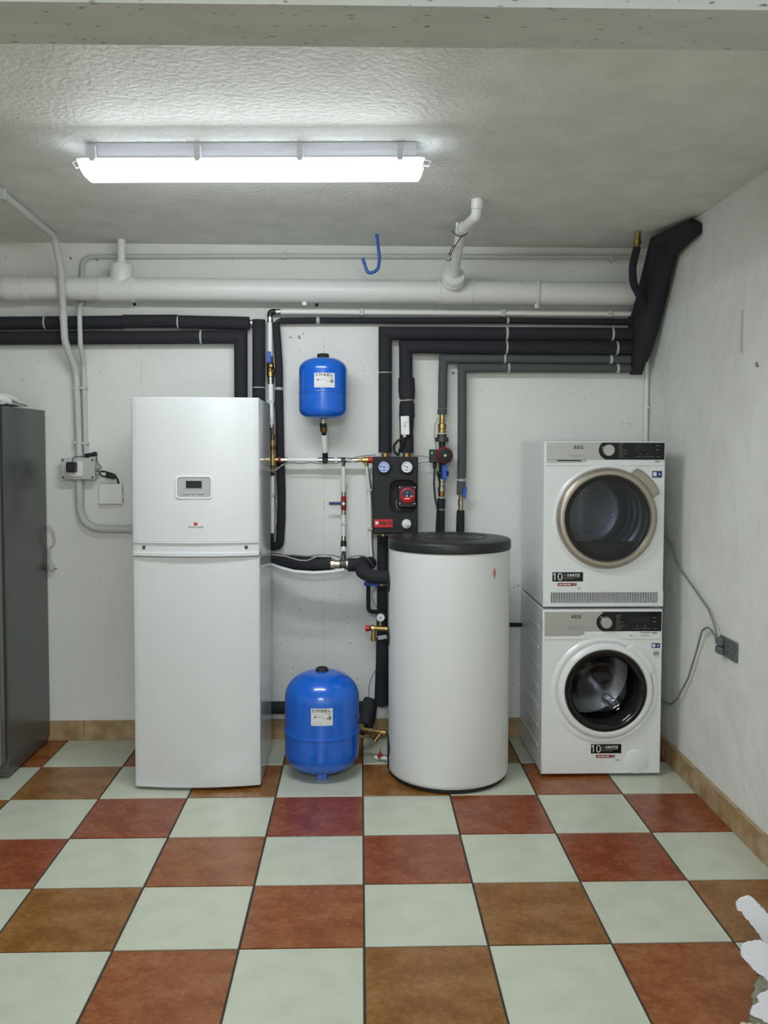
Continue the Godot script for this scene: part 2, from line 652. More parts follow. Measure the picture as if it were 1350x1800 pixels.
func wall_image() -> Image:
	var w := 1600
	var h := 1096
	var im := Image.create(w, h, false, Image.FORMAT_RGB8)
	var f := noise(0.004, FastNoiseLite.TYPE_SIMPLEX_SMOOTH, 5, 71)
	var g := noise(0.05, FastNoiseLite.TYPE_SIMPLEX_SMOOTH, 3, 72)
	for y in h:
		for x in w:
			var k := 0.5 + 0.5 * f.get_noise_2d(x, y) + 0.12 * g.get_noise_2d(x, y)
			im.set_pixel(x, y, rgb(222, 224, 219).lerp(rgb(234, 235, 231), clampf(k, 0, 1)))
	# chips, drill holes and scuffs: x, y in metres, size in millimetres
	var marks := [[-1.94, 2.66, 6.4], [-1.59, 2.66, 12.8], [-1.45, 2.65, 9.6], [-1.67, 2.60, 4.8], [-1.72, 2.36, 6.4], [-1.77, 2.10, 4.2], [-1.44, 2.05, 4.8], [-1.86, 2.00, 4.8], [-1.43, 2.13, 3.2], [-0.40, 2.24, 9.6], [-0.35, 2.24, 14.4], [-0.33, 2.26, 6.4], [-0.38, 2.29, 3.8], [-0.35, 2.17, 4.8], [-0.06, 0.81, 5.1], [-0.08, 0.65, 4.8], [-0.39, 0.40, 6.4], [-0.33, 0.56, 3.8], [-0.27, 0.58, 3.8], [-0.07, 0.54, 7.0], [-0.02, 0.30, 4.5], [-0.03, 0.34, 4.8], [-0.12, 0.81, 4.8], [0.87, 0.86, 9.6], [0.85, 0.85, 6.4], [1.49, 1.77, 6.4], [1.45, 1.77, 4.8], [0.85, 0.30, 4.8], [0.84, 0.25, 3.8], [1.15, 2.61, 4.8], [0.93, 2.58, 4.2], [0.87, 2.56, 4.2], [1.02, 2.63, 3.2], [1.15, 1.94, 3.8], [1.24, 1.91, 3.8], [0.65, 1.95, 3.2], [-1.46, 0.91, 4.2], [-1.65, 0.34, 3.8], [-1.36, 0.35, 4.2], [-1.52, 0.25, 3.8], [0.01, 2.06, 4.8], [0.0, 2.08, 3.8], [0.02, 1.32, 3.2], [-0.08, 1.14, 4.8], [0.38, 2.62, 4.2], [0.70, 2.64, 5.1], [0.64, 2.63, 4.2], [0.60, 2.59, 3.8], [-0.02, 2.61, 4.5], [0.01, 2.57, 3.8], [0.17, 2.63, 3.8]]
	for i in 150:
		marks.append([rng.randf_range(-2.3, 1.5), rng.randf_range(0.2, 2.7), rng.randf_range(1.6, 3.0)])
	for i in 60:
		marks.append([rng.randf_range(-0.5, 0.1), rng.randf_range(0.2, 1.0), rng.randf_range(1.8, 4.0)])
	for q in marks:
		blot(im, (q[0] + 2.4) * 400.0, (2.74 - q[1]) * 400.0, q[2] * 0.2, rgb(92, 92, 88), 0.75)
	# the joints between the wall boards
	for q in [[-0.217, 0.45, 2.25], [-1.215, 1.8, 2.2]]:
		var yy: float = q[1]
		while yy < q[2]:
			if rng.randf() < 0.55:
				var px := int((q[0] + 2.4) * 400.0 + rng.randf_range(-0.6, 0.6))
				var py := int((2.74 - yy) * 400.0)
				im.set_pixel(px, py, im.get_pixel(px, py).lerp(rgb(120, 120, 114), rng.randf_range(0.15, 0.5)))
			if rng.randf() < 0.02:
				blot(im, (q[0] + 2.4) * 400.0, (2.74 - yy) * 400.0, 0.9, rgb(100, 100, 96), 0.7)
			yy += 0.0025
	return im


func blot(im: Image, cx: float, cy: float, r: float, c: Color, much: float) -> void:
	var R := int(ceil(r * 1.8)) + 1
	var ph := rng.randf() * TAU
	for dy in range(-R, R + 1):
		for dx in range(-R, R + 1):
			var x := int(cx) + dx
			var y := int(cy) + dy
			if x < 0 or y < 0 or x >= im.get_width() or y >= im.get_height():
				continue
			var a := atan2(dy, dx)
			var rr := r * (1.0 + 0.35 * sin(2.0 * a + ph) + 0.2 * sin(5.0 * a + ph * 2.0))
			var k := clampf((rr - Vector2(dx, dy).length()) + 0.6, 0.0, 1.0)
			if k > 0.0:
				im.set_pixel(x, y, im.get_pixel(x, y).lerp(c, k * much))


func beam_image() -> Image:
	var w := 1536
	var h := 192
	var im := Image.create(w, h, false, Image.FORMAT_RGB8)
	var f := noise(0.01, FastNoiseLite.TYPE_SIMPLEX_SMOOTH, 5, 81)
	for y in h:
		for x in w:
			im.set_pixel(x, y, rgb(184, 188, 184).lerp(rgb(198, 202, 198), clampf(0.5 + 0.6 * f.get_noise_2d(x, y), 0, 1)))
	for i in 420:
		var row: float = [8.0, 40.0, 92.0, 150.0, 178.0][rng.randi() % 5]
		blot(im, rng.randf() * w, clampf(row + rng.randfn(0.0, 9.0), 1, h - 2), absf(rng.randfn(0.7, 0.5)) + 0.4, rgb(74, 72, 64), 0.7)
	return im


func tile_image(c: Array, salt: int) -> Image:
	var s := 384
	var im := Image.create(s, s, false, Image.FORMAT_RGB8)
	var f := noise(0.007, FastNoiseLite.TYPE_SIMPLEX_SMOOTH, 5, salt)
	var g := noise(0.02, FastNoiseLite.TYPE_SIMPLEX_SMOOTH, 4, salt + 1)
	var h := noise(0.16, FastNoiseLite.TYPE_SIMPLEX, 3, salt + 2)
	for y in s:
		for x in s:
			var k := 0.5 + 0.65 * f.get_noise_2d(x * 0.9, y * 1.2) + 0.4 * g.get_noise_2d(x * 1.5, y * 2.0) + 0.34 * h.get_noise_2d(x * 1.0, y * 1.5)
			var col: Color = (c[0] as Color).lerp(c[1], clampf(k * 2.0, 0, 1)) if k < 0.5 else (c[1] as Color).lerp(c[2], clampf(k * 2.0 - 1.0, 0, 1))
			var gr := h.get_noise_2d(x * 1.3 + 40.0, y * 1.7)
			var patchy := clampf(g.get_noise_2d(x + 300, y + 90) * 2.2 - 0.15, 0, 1)
			if gr > 0.12:
				col = col.lerp(rgb(188, 146, 104), clampf((gr - 0.12) * 1.8, 0, 0.45) * (0.25 + patchy))
			elif gr < -0.3:
				col = col.lerp(rgb(86, 44, 24), clampf((-gr - 0.3) * 1.4, 0, 0.3))
			im.set_pixel(x, y, col)
	# worn, speckled rims
	for i in 900:
		var e := int(absf(rng.randfn(0.0, 4.0)))
		var a := rng.randi() % s
		var q: Vector2i = [Vector2i(a, e), Vector2i(a, s - 1 - e), Vector2i(e, a), Vector2i(s - 1 - e, a)][rng.randi() % 4]
		q = q.clampi(0, s - 1)
		im.set_pixel(q.x, q.y, im.get_pixel(q.x, q.y).lerp([rgb(190, 150, 112), rgb(80, 44, 26)][rng.randi() % 2], 0.45))
	return im


func cream_image(c: Array, salt: int) -> Image:
	var s := 320
	var im := Image.create(s, s, false, Image.FORMAT_RGB8)
	var f := noise(0.009, FastNoiseLite.TYPE_SIMPLEX_SMOOTH, 5, salt)
	var g := noise(0.1, FastNoiseLite.TYPE_SIMPLEX, 3, salt + 1)
	for y in s:
		for x in s:
			var k := clampf(0.5 + 0.7 * f.get_noise_2d(x * 0.7, y * 1.1) + 0.12 * g.get_noise_2d(x, y), 0, 1)
			im.set_pixel(x, y, (c[0] as Color).lerp(c[1], k * 2.0) if k < 0.5 else (c[1] as Color).lerp(c[2], k * 2.0 - 1.0))
	for i in 5:
		blot(im, rng.randf() * s, rng.randf() * s, rng.randf_range(0.5, 1.1), rgb(110, 108, 92), 0.6)
	return im


func build_shell() -> void:
	# floor: grout bed with every tile a piece of its own
	var fl := struct("floor", sh().box(Vector3(-0.9, -0.09, 3.8), Vector3(5.1, 0.172, 7.8), 0.0), M.grout)
	var turned: Array[ArrayMesh] = []
	var G := 0.0072
	var tones := {"0,0": "c"}
	tones = {"-1,0": "tile_red", "1,0": "tile_red", "3,0": "tile_red", "-3,0": "tile_red", "0,1": "tile_red", "2,1": "tile_red", "-2,1": "tile_orange", "-4,1": "tile_red", "-1,2": "tile_orange", "1,2": "tile_ochre", "3,2": "tile_ochre", "-3,2": "tile_ochre", "0,3": "tile_ochre", "2,3": "tile_orange", "-2,3": "tile_orange", "-4,-1": "tile_ochre", "-2,-1": "tile_ochre", "0,-1": "tile_ochre", "2,-1": "tile_orange", "-5,-2": "tile_orange"}
	var cache := {}
	for i in range(-8, 4):
		for j in range(-2, 17):
			var x0 := i * 0.41
			var x1: float = min(x0 + 0.41, WALL_X)
			var z0 := 0.82 + j * 0.41
			if x1 - x0 < 0.03:
				continue
			var full := x1 - x0 > 0.405
			var clay := posmod(i + j, 2) == 1
			var key := "%d,%d" % [i, j]
			var turn := ((i * 7 + j * 13 + 400) % 2) * 2
			var mat: String
			if clay:
				mat = tones.get(key, ["tile_red", "tile_orange", "tile_ochre"][posmod(i * 5 + j * 3, 3)])
			else:
				mat = ["tile_cream", "tile_pale"][posmod(i * 3 + j, 2)]
			var ck := mat + str(turn) + str(full)
			if not cache.has(ck):
				var w := (0.41 if full else x1 - x0) - G
				cache[ck] = tile_mesh(w, 0.41 - G, turn, M[mat])
			var o := again(fl, "tile", cache[ck], Vector3((x0 + x1) / 2, 0, z0 + 0.205))
			# laid by hand: hair's breadths out of level and line
			o.position += Vector3(rng.randf_range(-0.0006, 0.0006), rng.randf_range(-0.0006, 0.0003), rng.randf_range(-0.0006, 0.0006))
	# walls with thickness; the back wall's face carries its chips and drill holes
	var wb := sh().box(Vector3(-0.9, 1.37, -0.101), Vector3(5.4, 2.74, 0.2), 0.0)
	for k in wb.u.size():
		wb.u[k] = Vector2(0.02, 0.5)
	wb.quad(Vector3(-2.4, 0, 0), Vector3(1.6, 0, 0), Vector3(1.6, 2.74, 0), Vector3(-2.4, 2.74, 0), Vector3.BACK)
	struct("wall_back", wb, M.wall_back)
	var wr := struct("wall_right", sh().box(Vector3(WALL_X + 0.1, 1.37, 3.8), Vector3(0.2, 2.74, 7.9), 0.0), M.wall_plaster)
	part("cover_plate", sh().at(Transform3D(Basis(Vector3.UP, PI / 2), Vector3(WALL_X, 2.13, 1.09))).prism(rrect(0.205, 0.185, 0.003), 0.0, 0.006, 0.0015), M.wall_plaster, wr)
	struct("wall_left", sh().box(Vector3(-3.4, 1.37, 3.8), Vector3(0.2, 2.74, 7.9), 0.0), M.wall_plaster)
	struct("wall_front", sh().box(Vector3(-0.9, 1.37, 7.7), Vector3(5.4, 2.74, 0.2), 0.0), M.wall_plaster)
	struct("ceiling", sh().box(Vector3(-0.9, CEIL + 0.1, 3.8), Vector3(5.4, 0.2, 7.9), 0.0), M.ceiling_plaster)
	# the beam that crosses the ceiling, its paint flecked where the shuttering was
	var bm := sh()
	var y0 := 2.50
	var zf := [2.905, 2.951]
	var zn := [3.088, 3.128]
	var xa := -3.3
	var xb := WALL_X
	var slope_f := 0.0154
	var slope_n := 0.0122
	var fa := 2.929 + (xa - 0.035) * slope_f
	var fb := 2.929 + (xb - 0.035) * slope_f
	var na := 3.105 + (xa - 0.03) * slope_n
	var nb := 3.105 + (xb - 0.03) * slope_n
	bm.quad(Vector3(xa, y0, fa), Vector3(xb, y0, fb), Vector3(xb, y0, nb), Vector3(xa, y0, na), Vector3.DOWN)
	bm.quad(Vector3(xa, y0, na), Vector3(xb, y0, nb), Vector3(xb, CEIL, nb), Vector3(xa, CEIL, na), Vector3.BACK)
	bm.quad(Vector3(xa, y0, fa), Vector3(xb, y0, fb), Vector3(xb, CEIL, fb), Vector3(xa, CEIL, fa), Vector3.FORWARD)
	var be := struct("trim_1", bm, M.beam_paint)
	part("haunch", sh().at(Transform3D(Basis(Vector3.RIGHT, PI / 2), Vector3(0, CEIL, 0))).prism(PackedVector2Array([Vector2(-0.755, 2.91), Vector2(-1.5, 2.2), Vector2(-1.9, 2.2), Vector2(-1.9, 2.9)]), 0.0, CEIL - y0, 0.002), M.wall_plaster, be)
	# skirting, each length a piece
	var sb := struct("baseboard_back", sh().box(Vector3(-0.86, 0.05, 0.004), Vector3(4.88, 0.1, 0.007), 0.0), M.skirting_joint)
	for q in [[-3.19, -2.37], [-2.37, -1.55], [-1.55, -0.73], [-0.73, 0.09], [0.09, 0.91], [0.91, 1.58]]:
		part("tile", sh().box(Vector3((q[0] + q[1]) / 2, 0.055, 0.008), Vector3(q[1] - q[0] - 0.003, 0.11, 0.014), 0.0025), M.skirting, sb)
	var sr := struct("baseboard_right", sh().box(Vector3(WALL_X - 0.005, 0.05, 3.8), Vector3(0.008, 0.1, 7.6), 0.0), M.skirting_joint)
	for k in 9:
		var z0 := -0.44 + 0.82 * k
		var z1 := z0 + 0.82
		z0 = max(z0, 0.016)
		part("tile", sh().box(Vector3(WALL_X - 0.010, 0.055, (z0 + z1) / 2), Vector3(0.02, 0.11, z1 - z0 - 0.003), 0.0025), M.skirting, sr)


func tile_mesh(w: float, d: float, turn: int, m: Material) -> ArrayMesh:
	var s := sh()
	var h := Vector2(w, d) / 2
	var b := 0.0018
	var y := 0.0
	var lo := -0.0045
	var c := [Vector2(-1, -1), Vector2(1, -1), Vector2(1, 1), Vector2(-1, 1)]
	var uv := [Vector2(0, 0), Vector2(1, 0), Vector2(1, 1), Vector2(0, 1)]
	var top: Array[Vector3] = []
	var rim: Array[Vector3] = []
	var base: Array[Vector3] = []
	for k in 4:
		top.append(Vector3(c[k].x * (h.x - b), y, c[k].y * (h.y - b)))
		rim.append(Vector3(c[k].x * h.x, y - b * 0.7, c[k].y * h.y))
		base.append(Vector3(c[k].x * h.x, lo, c[k].y * h.y))
	s.quad(top[0], top[1], top[2], top[3], Vector3.UP, uv[turn % 4], uv[(turn + 1) % 4], uv[(turn + 2) % 4], uv[(turn + 3) % 4])
	for k in 4:
		var j := (k + 1) % 4
		var o: Vector2 = (c[k] + c[j]) * 0.5
		var out := Vector3(o.x, 0, o.y)
		var e0: Vector2 = uv[(turn + k) % 4] * 0.98 + Vector2(0.01, 0.01)
		var e1: Vector2 = uv[(turn + j) % 4] * 0.98 + Vector2(0.01, 0.01)
		s.quad(rim[k], rim[j], top[j], top[k], (out + Vector3.UP).normalized(), e0, e1, e1, e0)
		s.quad(base[k], base[j], rim[j], rim[k], out, e0, e1, e1, e0)
	return s.mesh(m)


func batten_lamp(called: String, label: String, where: Vector3, turn: float, group: String, share := 1.0) -> void:
	var o := thing(called, label, "ceiling lamp", where, group, turn)
	var s := sh()
	s.box(Vector3(0, -0.031, 0), Vector3(1.204, 0.062, 0.09), 0.006)
	s.box(Vector3(0, -0.060, 0), Vector3(1.23, 0.008, 0.104), 0.003)
	part("housing", s, M.housing_white, o)
	# opal cover: a shallow tray with drawn-in sides and slanted ends
	var cs := [Vector2(0.056, -0.062), Vector2(0.057, -0.068), Vector2(0.053, -0.098), Vector2(0.046, -0.114), Vector2(0.034, -0.121), Vector2(0.0, -0.123), Vector2(-0.034, -0.121), Vector2(-0.046, -0.114), Vector2(-0.053, -0.098), Vector2(-0.057, -0.068), Vector2(-0.056, -0.062)]
	var d := sh()
	var ends := []
	for q: Vector2 in cs:
		var k := clampf((-0.062 - q.y) / 0.061, 0, 1)
		ends.append(0.628 - 0.010 * k - 0.014 * k * k)
	var hub := Vector3(0, -0.09, 0)
	for i in cs.size() - 1:
		var a: Vector2 = cs[i]
		var b: Vector2 = cs[i + 1]
		var nn := Vector3(0, -(a.x - b.x), (a.y - b.y) * -1.0)
		nn = Vector3(0, b.x - a.x, a.y - b.y).normalized()
		d.quad(Vector3(-ends[i], a.y, a.x), Vector3(ends[i], a.y, a.x), Vector3(ends[i + 1], b.y, b.x), Vector3(-ends[i + 1], b.y, b.x), nn)
		for sg in [-1.0, 1.0]:
			d.tri(Vector3(sg * ends[i], a.y, a.x), Vector3(sg * ends[i + 1], b.y, b.x), Vector3(sg * 0.612, -0.085, 0), Vector3(sg, 0, 0), Vector3(sg, 0, 0), Vector3(sg, 0, 0))
	part("diffuser", d, M.diffuser_glow, o)
	for sg in [-1.0, 1.0]:
		for x in [-0.57, -0.19, 0.18, 0.54]:
			part("clip", sh().box(Vector3(x, -0.040, sg * 0.055), Vector3(0.026, 0.05, 0.014), 0.004).box(Vector3(x, -0.066, sg * 0.060), Vector3(0.018, 0.012, 0.010), 0.004), M.housing_white, o)
	for sg in [-1.0, 1.0]:
		part("end_bail", sh().tube(fil([Vector3(sg * 0.60, -0.058, 0.035), Vector3(sg * 0.655, -0.066, 0.030), Vector3(sg * 0.640, -0.088, 0.026), Vector3(sg * 0.655, -0.066, -0.030), Vector3(sg * 0.60, -0.058, -0.035)], 0.006, 4), 0.0018, 8), M.housing_white, o)
	# the light of its glowing faces: underside and both long sides
	for q in [[0.0, -0.128, -PI / 2, 0.085, LAMP_UNDER], [0.0615, -0.088, PI + SIDE_DIP, 0.05, LAMP_SIDE], [-0.0615, -0.088, -SIDE_DIP, 0.05, LAMP_SIDE]]:
		var l := AreaLight3D.new()
		l.name = "tube_light"
		l.area_size = Vector2(1.2, q[3])
		l.position = Vector3(0, q[1], q[0])
		l.rotation.x = q[2]
		l.light_color = LAMP_COLOR
		l.light_energy = q[4] * share
		l.set("area_range", 12.0)
		l.set("area_attenuation", 2.0)
		l.shadow_enabled = true
		o.add_child(l, true)


func hp_outline(w: float, back: float, edge: float, sag: float) -> PackedVector2Array:
	# plan of a bowed front panel: x across, minus z as y
	var o := PackedVector2Array()
	o.append(Vector2(-w / 2, -back))
	o.append(Vector2(-w / 2, -(edge - 0.008)))
	o.append(Vector2(-w / 2 + 0.0015, -(edge - 0.002)))
	for i in 25:
		var x := -w / 2 + 0.006 + (w - 0.012) * i / 24.0
		o.append(Vector2(x, -(edge + sag * (1.0 - pow(2.0 * x / w, 2.0)))))
	o.append(Vector2(w / 2 - 0.0015, -(edge - 0.002)))
	o.append(Vector2(w / 2, -(edge - 0.008)))
	o.append(Vector2(w / 2, -back))
	return o


func heat_pump() -> void:
	var o := thing("heat_pump", "tall white heat pump cabinet with small grey display and red emblem", "heat pump", Vector3(-0.79, 0, 0))
	var up := Basis(Vector3.RIGHT, -PI / 2)
	part("casing", sh().box(Vector3(0, 0.938, 0.44), Vector3(0.597, 1.852, 0.48), 0.002), M.hp_side, o)
	var put := func(y0: float, y1: float, edge: float, sag: float, bev: float) -> Sh:
		return sh().at(Transform3D(up, Vector3.ZERO)).prism(hp_outline(0.598, 0.668, edge, sag), y0, y1, bev)
	part("upper_panel", put.call(1.190, 1.868, 0.716, 0.038, 0.003), M.hp_front, o)
	part("lower_panel", put.call(0.014, 1.118, 0.712, 0.030, 0.003), M.hp_front, o)
	var band: MeshInstance3D = part("band", put.call(1.126, 1.188, 0.715, 0.038, 0.001), M.hp_front, o)
	for y in [[1.184, 1.1905], [1.122, 1.142]]:
		part("ridge", put.call(y[0], y[1], 0.722, 0.040, 0.003), M.hp_front, band)
	for x in [-0.241, 0.237]:
		var z := 0.715 + 0.038 * (1.0 - pow(2.0 * x / 0.598, 2.0))
		part("screw", sh().at(Transform3D(Basis(Vector3.RIGHT, PI / 2), Vector3(x, 1.163, z - 0.003))).lathe([Vector2(0, 0.006), Vector2(0.004, 0.006), Vector2(0.0045, 0.004), Vector2(0.009, 0.0045), Vector2(0.0095, 0.0)], 20), M.iron, band)
	# control panel: a raised rim with a recessed grey face
	var cz := 0.7535
	var cp: MeshInstance3D = part("control_panel", sh().at(Transform3D(Basis(), Vector3(0.0, 1.449, 0))).prism(rrect(0.157, 0.094, 0.014), cz - 0.006, cz + 0.001, 0.001), M.grey_panel, o)
	part("rim", sh().at(Transform3D(Basis(), Vector3(0.0, 1.449, 0))).plate(rrect(0.170, 0.107, 0.020), rrect(0.157, 0.094, 0.014), cz - 0.006, cz + 0.004), M.enamel, cp)
	part("display", sh().at(Transform3D(Basis(), Vector3(-0.001, 1.4612, 0))).prism(rrect(0.074, 0.036, 0.001), cz, cz + 0.0016, 0.0004), M.lcd, cp)
	part("display_frame", sh().at(Transform3D(Basis(), Vector3(-0.001, 1.4605, 0))).plate(rrect(0.083, 0.046, 0.003), rrect(0.074, 0.036, 0.001), cz, cz + 0.0022), M.grey_panel, cp)
	for q in [[-0.037, 0.035], [-0.003, 0.018], [0.031, 0.035]]:
		part("button", sh().at(Transform3D(Basis(), Vector3(q[0], 1.4205, 0))).prism(rrect(q[1], 0.013, 0.0062), cz, cz + 0.004, 0.0018), M.grey_panel, cp)
	part("button", sh().at(Transform3D(Basis(), Vector3(-0.067, 1.474, 0))).prism(rrect(0.009, 0.011, 0.002), cz, cz + 0.003, 0.001), M.grey_panel, cp)
	# emblem: a small red bird shape above the name
	var em := PackedVector2Array([Vector2(-0.010, 0.003), Vector2(-0.0085, -0.004), Vector2(-0.003, -0.009), Vector2(0.003, -0.009), Vector2(0.009, -0.003), Vector2(0.011, 0.004), Vector2(0.006, 0.003), Vector2(0.001, 0.005), Vector2(-0.003, 0.010), Vector2(-0.006, 0.011), Vector2(-0.004, 0.006)])
	part("emblem", sh().at(Transform3D(Basis(), Vector3(0.006, 1.277, 0))).prism(em, cz - 0.003, cz + 0.0008, 0.0002), M.red, o)
	lettering("Saunier Duval", 0.0075, M.ink, o, Transform3D(Basis(), Vector3(0.006, 1.2615, cz + 0.0004)), true)
	for x in [-0.25, 0.25]:
		for z in [0.25, 0.6]:
			part("foot", sh().cyl(Vector3(x, 0, z), Vector3(x, 0.02, z), 0.02, 16), M.rubber, o)


func buffer_tank() -> void:
	var o := thing("buffer_tank", "white upright storage cylinder with flat black lid and small red emblem", "water tank", Vector3(0.430, 0, 0.52))
	part("base_ring", sh().lathe([Vector2(0, 0.0), Vector2(0.284, 0.0), Vector2(0.290, 0.006), Vector2(0.290, 0.03), Vector2(0.0, 0.03)], 72), M.rubber, o)
	part("jacket", sh().lathe([Vector2(0, 0.022), Vector2(0.294, 0.022), Vector2(0.2995, 0.028), Vector2(0.3005, 0.04), Vector2(0.3005, 1.142), Vector2(0.0, 1.142)], 96), M.jacket, o)
	var lid: MeshInstance3D = part("lid", sh().lathe([Vector2(0.0, 1.138), Vector2(0.304, 1.138), Vector2(0.3055, 1.142), Vector2(0.3055, 1.176), Vector2(0.303, 1.183), Vector2(0.297, 1.187), Vector2(0.20, 1.190), Vector2(0.0, 1.191)], 96), M.lid_black, o)
	part("ridge", sh().at(Transform3D(Basis(), Vector3(0.03, 0, -0.02))).lathe([Vector2(0.150, 1.189), Vector2(0.154, 1.1925), Vector2(0.164, 1.193), Vector2(0.168, 1.189)], 64), M.lid_black, lid)
	part("ridge", sh().at(Transform3D(Basis(), Vector3(0.03, 0, -0.02))).lathe([Vector2(0.095, 1.1895), Vector2(0.099, 1.1925), Vector2(0.106, 1.1925), Vector2(0.110, 1.1895)], 64), M.lid_black, lid)
	# dark port collars along the pipe side
	for q in [[0.965, 0.05], [0.69, 0.045], [0.14, 0.055], [0.055, 0.035]]:
		part("port_collar", sh().cyl(Vector3(-0.28, q[0], 0.0), Vector3(-0.306, q[0], 0.0), q[1], 24, 0.003), M.rubber, o)
	# emblem of stacked bars on the jacket
	var em := Node3D.new()
	var st := sh()
	var c := 0.695
	for q in [[1.066, 0.005, 0.005], [1.0565, 0.012, 0.006], [1.046, 0.022, 0.0065], [1.0355, 0.022, 0.0065], [1.025, 0.013, 0.006], [1.015, 0.005, 0.005]]:
		st.patch(0.3006, c - q[1] / 0.6, c + q[1] / 0.6, q[0] - q[2] / 2, q[0] + q[2] / 2, 4)
	em.free()
	part("emblem", st, M.red, o)


func vessel_label(o: Node3D, r: float, y0: float, y1: float, half: float, a: float) -> void:
	var p: MeshInstance3D = part("label_sticker", sh().patch(r, a - half, a + half, y0, y1, 10, 0.0006), M.paper, o)
	var R := r + 0.0008
	var w := half * 2.0
	var h := y1 - y0
	var g := sh()
	# the name in squared letters: each a set of bars in a unit cell
	var glyphs := [[[0, 0.78, 1, 1], [0, 0, 0.22, 1], [0, 0, 1, 0.22]], [[0, 0.78, 1, 1], [0, 0, 0.22, 0.8], [0.78, 0, 1, 0.8], [0.35, 0.3, 0.65, 0.48]], [[0, 0.78, 1, 1], [0.1, 0.4, 1, 0.6], [0, 0, 1, 0.22], [0.78, 0, 1, 1]], [[0, 0.78, 1, 1], [0, 0.4, 0.9, 0.6], [0, 0, 1, 0.22], [0, 0, 0.22, 1]], [[0, 0, 0.22, 1], [0, 0, 1, 0.22]]]
	for i in 5:
		for q in glyphs[i]:
			var u0: float = (0.07 + i * 0.18 + q[0] * 0.135) * w - half + a
			var u1: float = (0.07 + i * 0.18 + q[2] * 0.135) * w - half + a
			g.patch(R, u0, u1, y0 + h * (0.79 + 0.15 * q[1]), y0 + h * (0.79 + 0.15 * q[3]), 2, 0.0002)
	part("lettering", g, M.ink, p)
	var t := sh()
	for q in [[0.08, 0.66, 0.5, 0.012], [0.55, 0.70, 0.9, 0.02], [0.14, 0.46, 0.24, 0.12], [0.30, 0.53, 0.52, 0.02], [0.30, 0.49, 0.44, 0.014], [0.57, 0.42, 0.62, 0.06], [0.71, 0.36, 0.76, 0.11], [0.80, 0.33, 0.92, 0.22], [0.08, 0.28, 0.92, 0.012], [0.10, 0.20, 0.62, 0.014], [0.10, 0.14, 0.8, 0.012], [0.10, 0.08, 0.5, 0.012], [0.78, 0.62, 0.81, 0.06], [0.84, 0.62, 0.88, 0.06]]:
		t.patch(R, a - half + q[0] * w, a - half + q[2] * w, y0 + h * q[1], y0 + h * (q[1] + q[3]), 2, 0.0002)
	part("printed_text", t, M.ink_grey, p)


func wall_vessel() -> void:
	var o := thing("expansion_vessel", "small blue expansion vessel with white label mounted high on the wall", "expansion vessel", Vector3(-0.2125, 0, 0.18))
	var r := 0.1285
	var prof := [Vector2(0.0, 1.782)]
	for i in 9:
		var a := PI / 2 * i / 8
		prof.append(Vector2(0.072 + (r - 0.072) * sin(a), 1.838 - 0.052 * cos(a)))
	prof.append(Vector2(r, 1.923))
	prof.append_array([Vector2(r + 0.0035, 1.9235), Vector2(r + 0.0042, 1.926), Vector2(r + 0.0035, 1.9285), Vector2(r, 1.930)])
	for i in range(8, -1, -1):
		var a := PI / 2 * i / 8
		prof.append(Vector2(0.045 + (r - 0.045) * sin(a), 2.042 + 0.066 * cos(a)))
	prof.append(Vector2(0.0, 2.112))
	part("shell", sh().lathe(prof, 64), M.vessel_blue, o)
	part("seam_ring", sh().lathe([Vector2(r, 1.938), Vector2(r + 0.0014, 1.939), Vector2(r + 0.0014, 1.941), Vector2(r, 1.942)], 64), M.vessel_blue, o)
	part("cap", sh().lathe([Vector2(0, 2.132), Vector2(0.026, 2.131), Vector2(0.031, 2.127), Vector2(0.034, 2.108), Vector2(0.036, 2.104)], 28), M.rubber, o)
	vessel_label(o, r, 1.945, 2.020, 0.425, 0.10)
	part("bracket", sh().box(Vector3(0, 1.926, -0.155), Vector3(0.05, 0.12, 0.055), 0.004), M.iron, o)
	part("flange", sh().lathe([Vector2(0, 1.762), Vector2(0.023, 1.762), Vector2(0.023, 1.768), Vector2(0.014, 1.769), Vector2(0.014, 1.79), Vector2(0, 1.79)], 24), M.nickel, o)


func floor_vessel() -> void:
	var o := thing("expansion_vessel", "large round-bodied blue expansion vessel with white label standing on the floor", "expansion vessel", Vector3(-0.205, 0, 0.52))
	var r := 0.1855
	var prof := [Vector2(0.0, 0.022)]
	for i in 11:
		var a := PI / 2 * i / 10
		prof.append(Vector2(0.06 + (r - 0.06) * pow(sin(a), 0.9), 0.118 - 0.094 * cos(a)))
	prof.append(Vector2(r, 0.218))
	prof.append_array([Vector2(r + 0.004, 0.2195), Vector2(r + 0.0055, 0.226), Vector2(r + 0.004, 0.2325), Vector2(r, 0.234)])
	for i in range(12, -1, -1):
		var a := PI / 2 * i / 12
		prof.append(Vector2(0.03 + (r - 0.03) * sin(a), 0.385 + 0.134 * pow(cos(a), 0.95)))
	prof.append(Vector2(0.0, 0.521))
	part("shell", sh().lathe(prof, 72), M.vessel_blue, o)
	part("cap", sh().lathe([Vector2(0, 0.5395), Vector2(0.014, 0.539), Vector2(0.026, 0.535), Vector2(0.032, 0.526), Vector2(0.034, 0.510)], 28), M.rubber, o)
	vessel_label(o, r, 0.298, 0.382, 0.285, 0.04)
	for a in [0.05, TAU / 3, 2 * TAU / 3]:
		var e := Vector3(sin(a), 0, cos(a))
		part("leg", sh().at(Transform3D(Basis(Vector3.UP, a), e * 0.085)).box(Vector3(0, 0.024, 0), Vector3(0.048, 0.048, 0.006), 0.002).box(Vector3(0, 0.003, 0.006), Vector3(0.05, 0.006, 0.02), 0.002), M.vessel_blue, o)


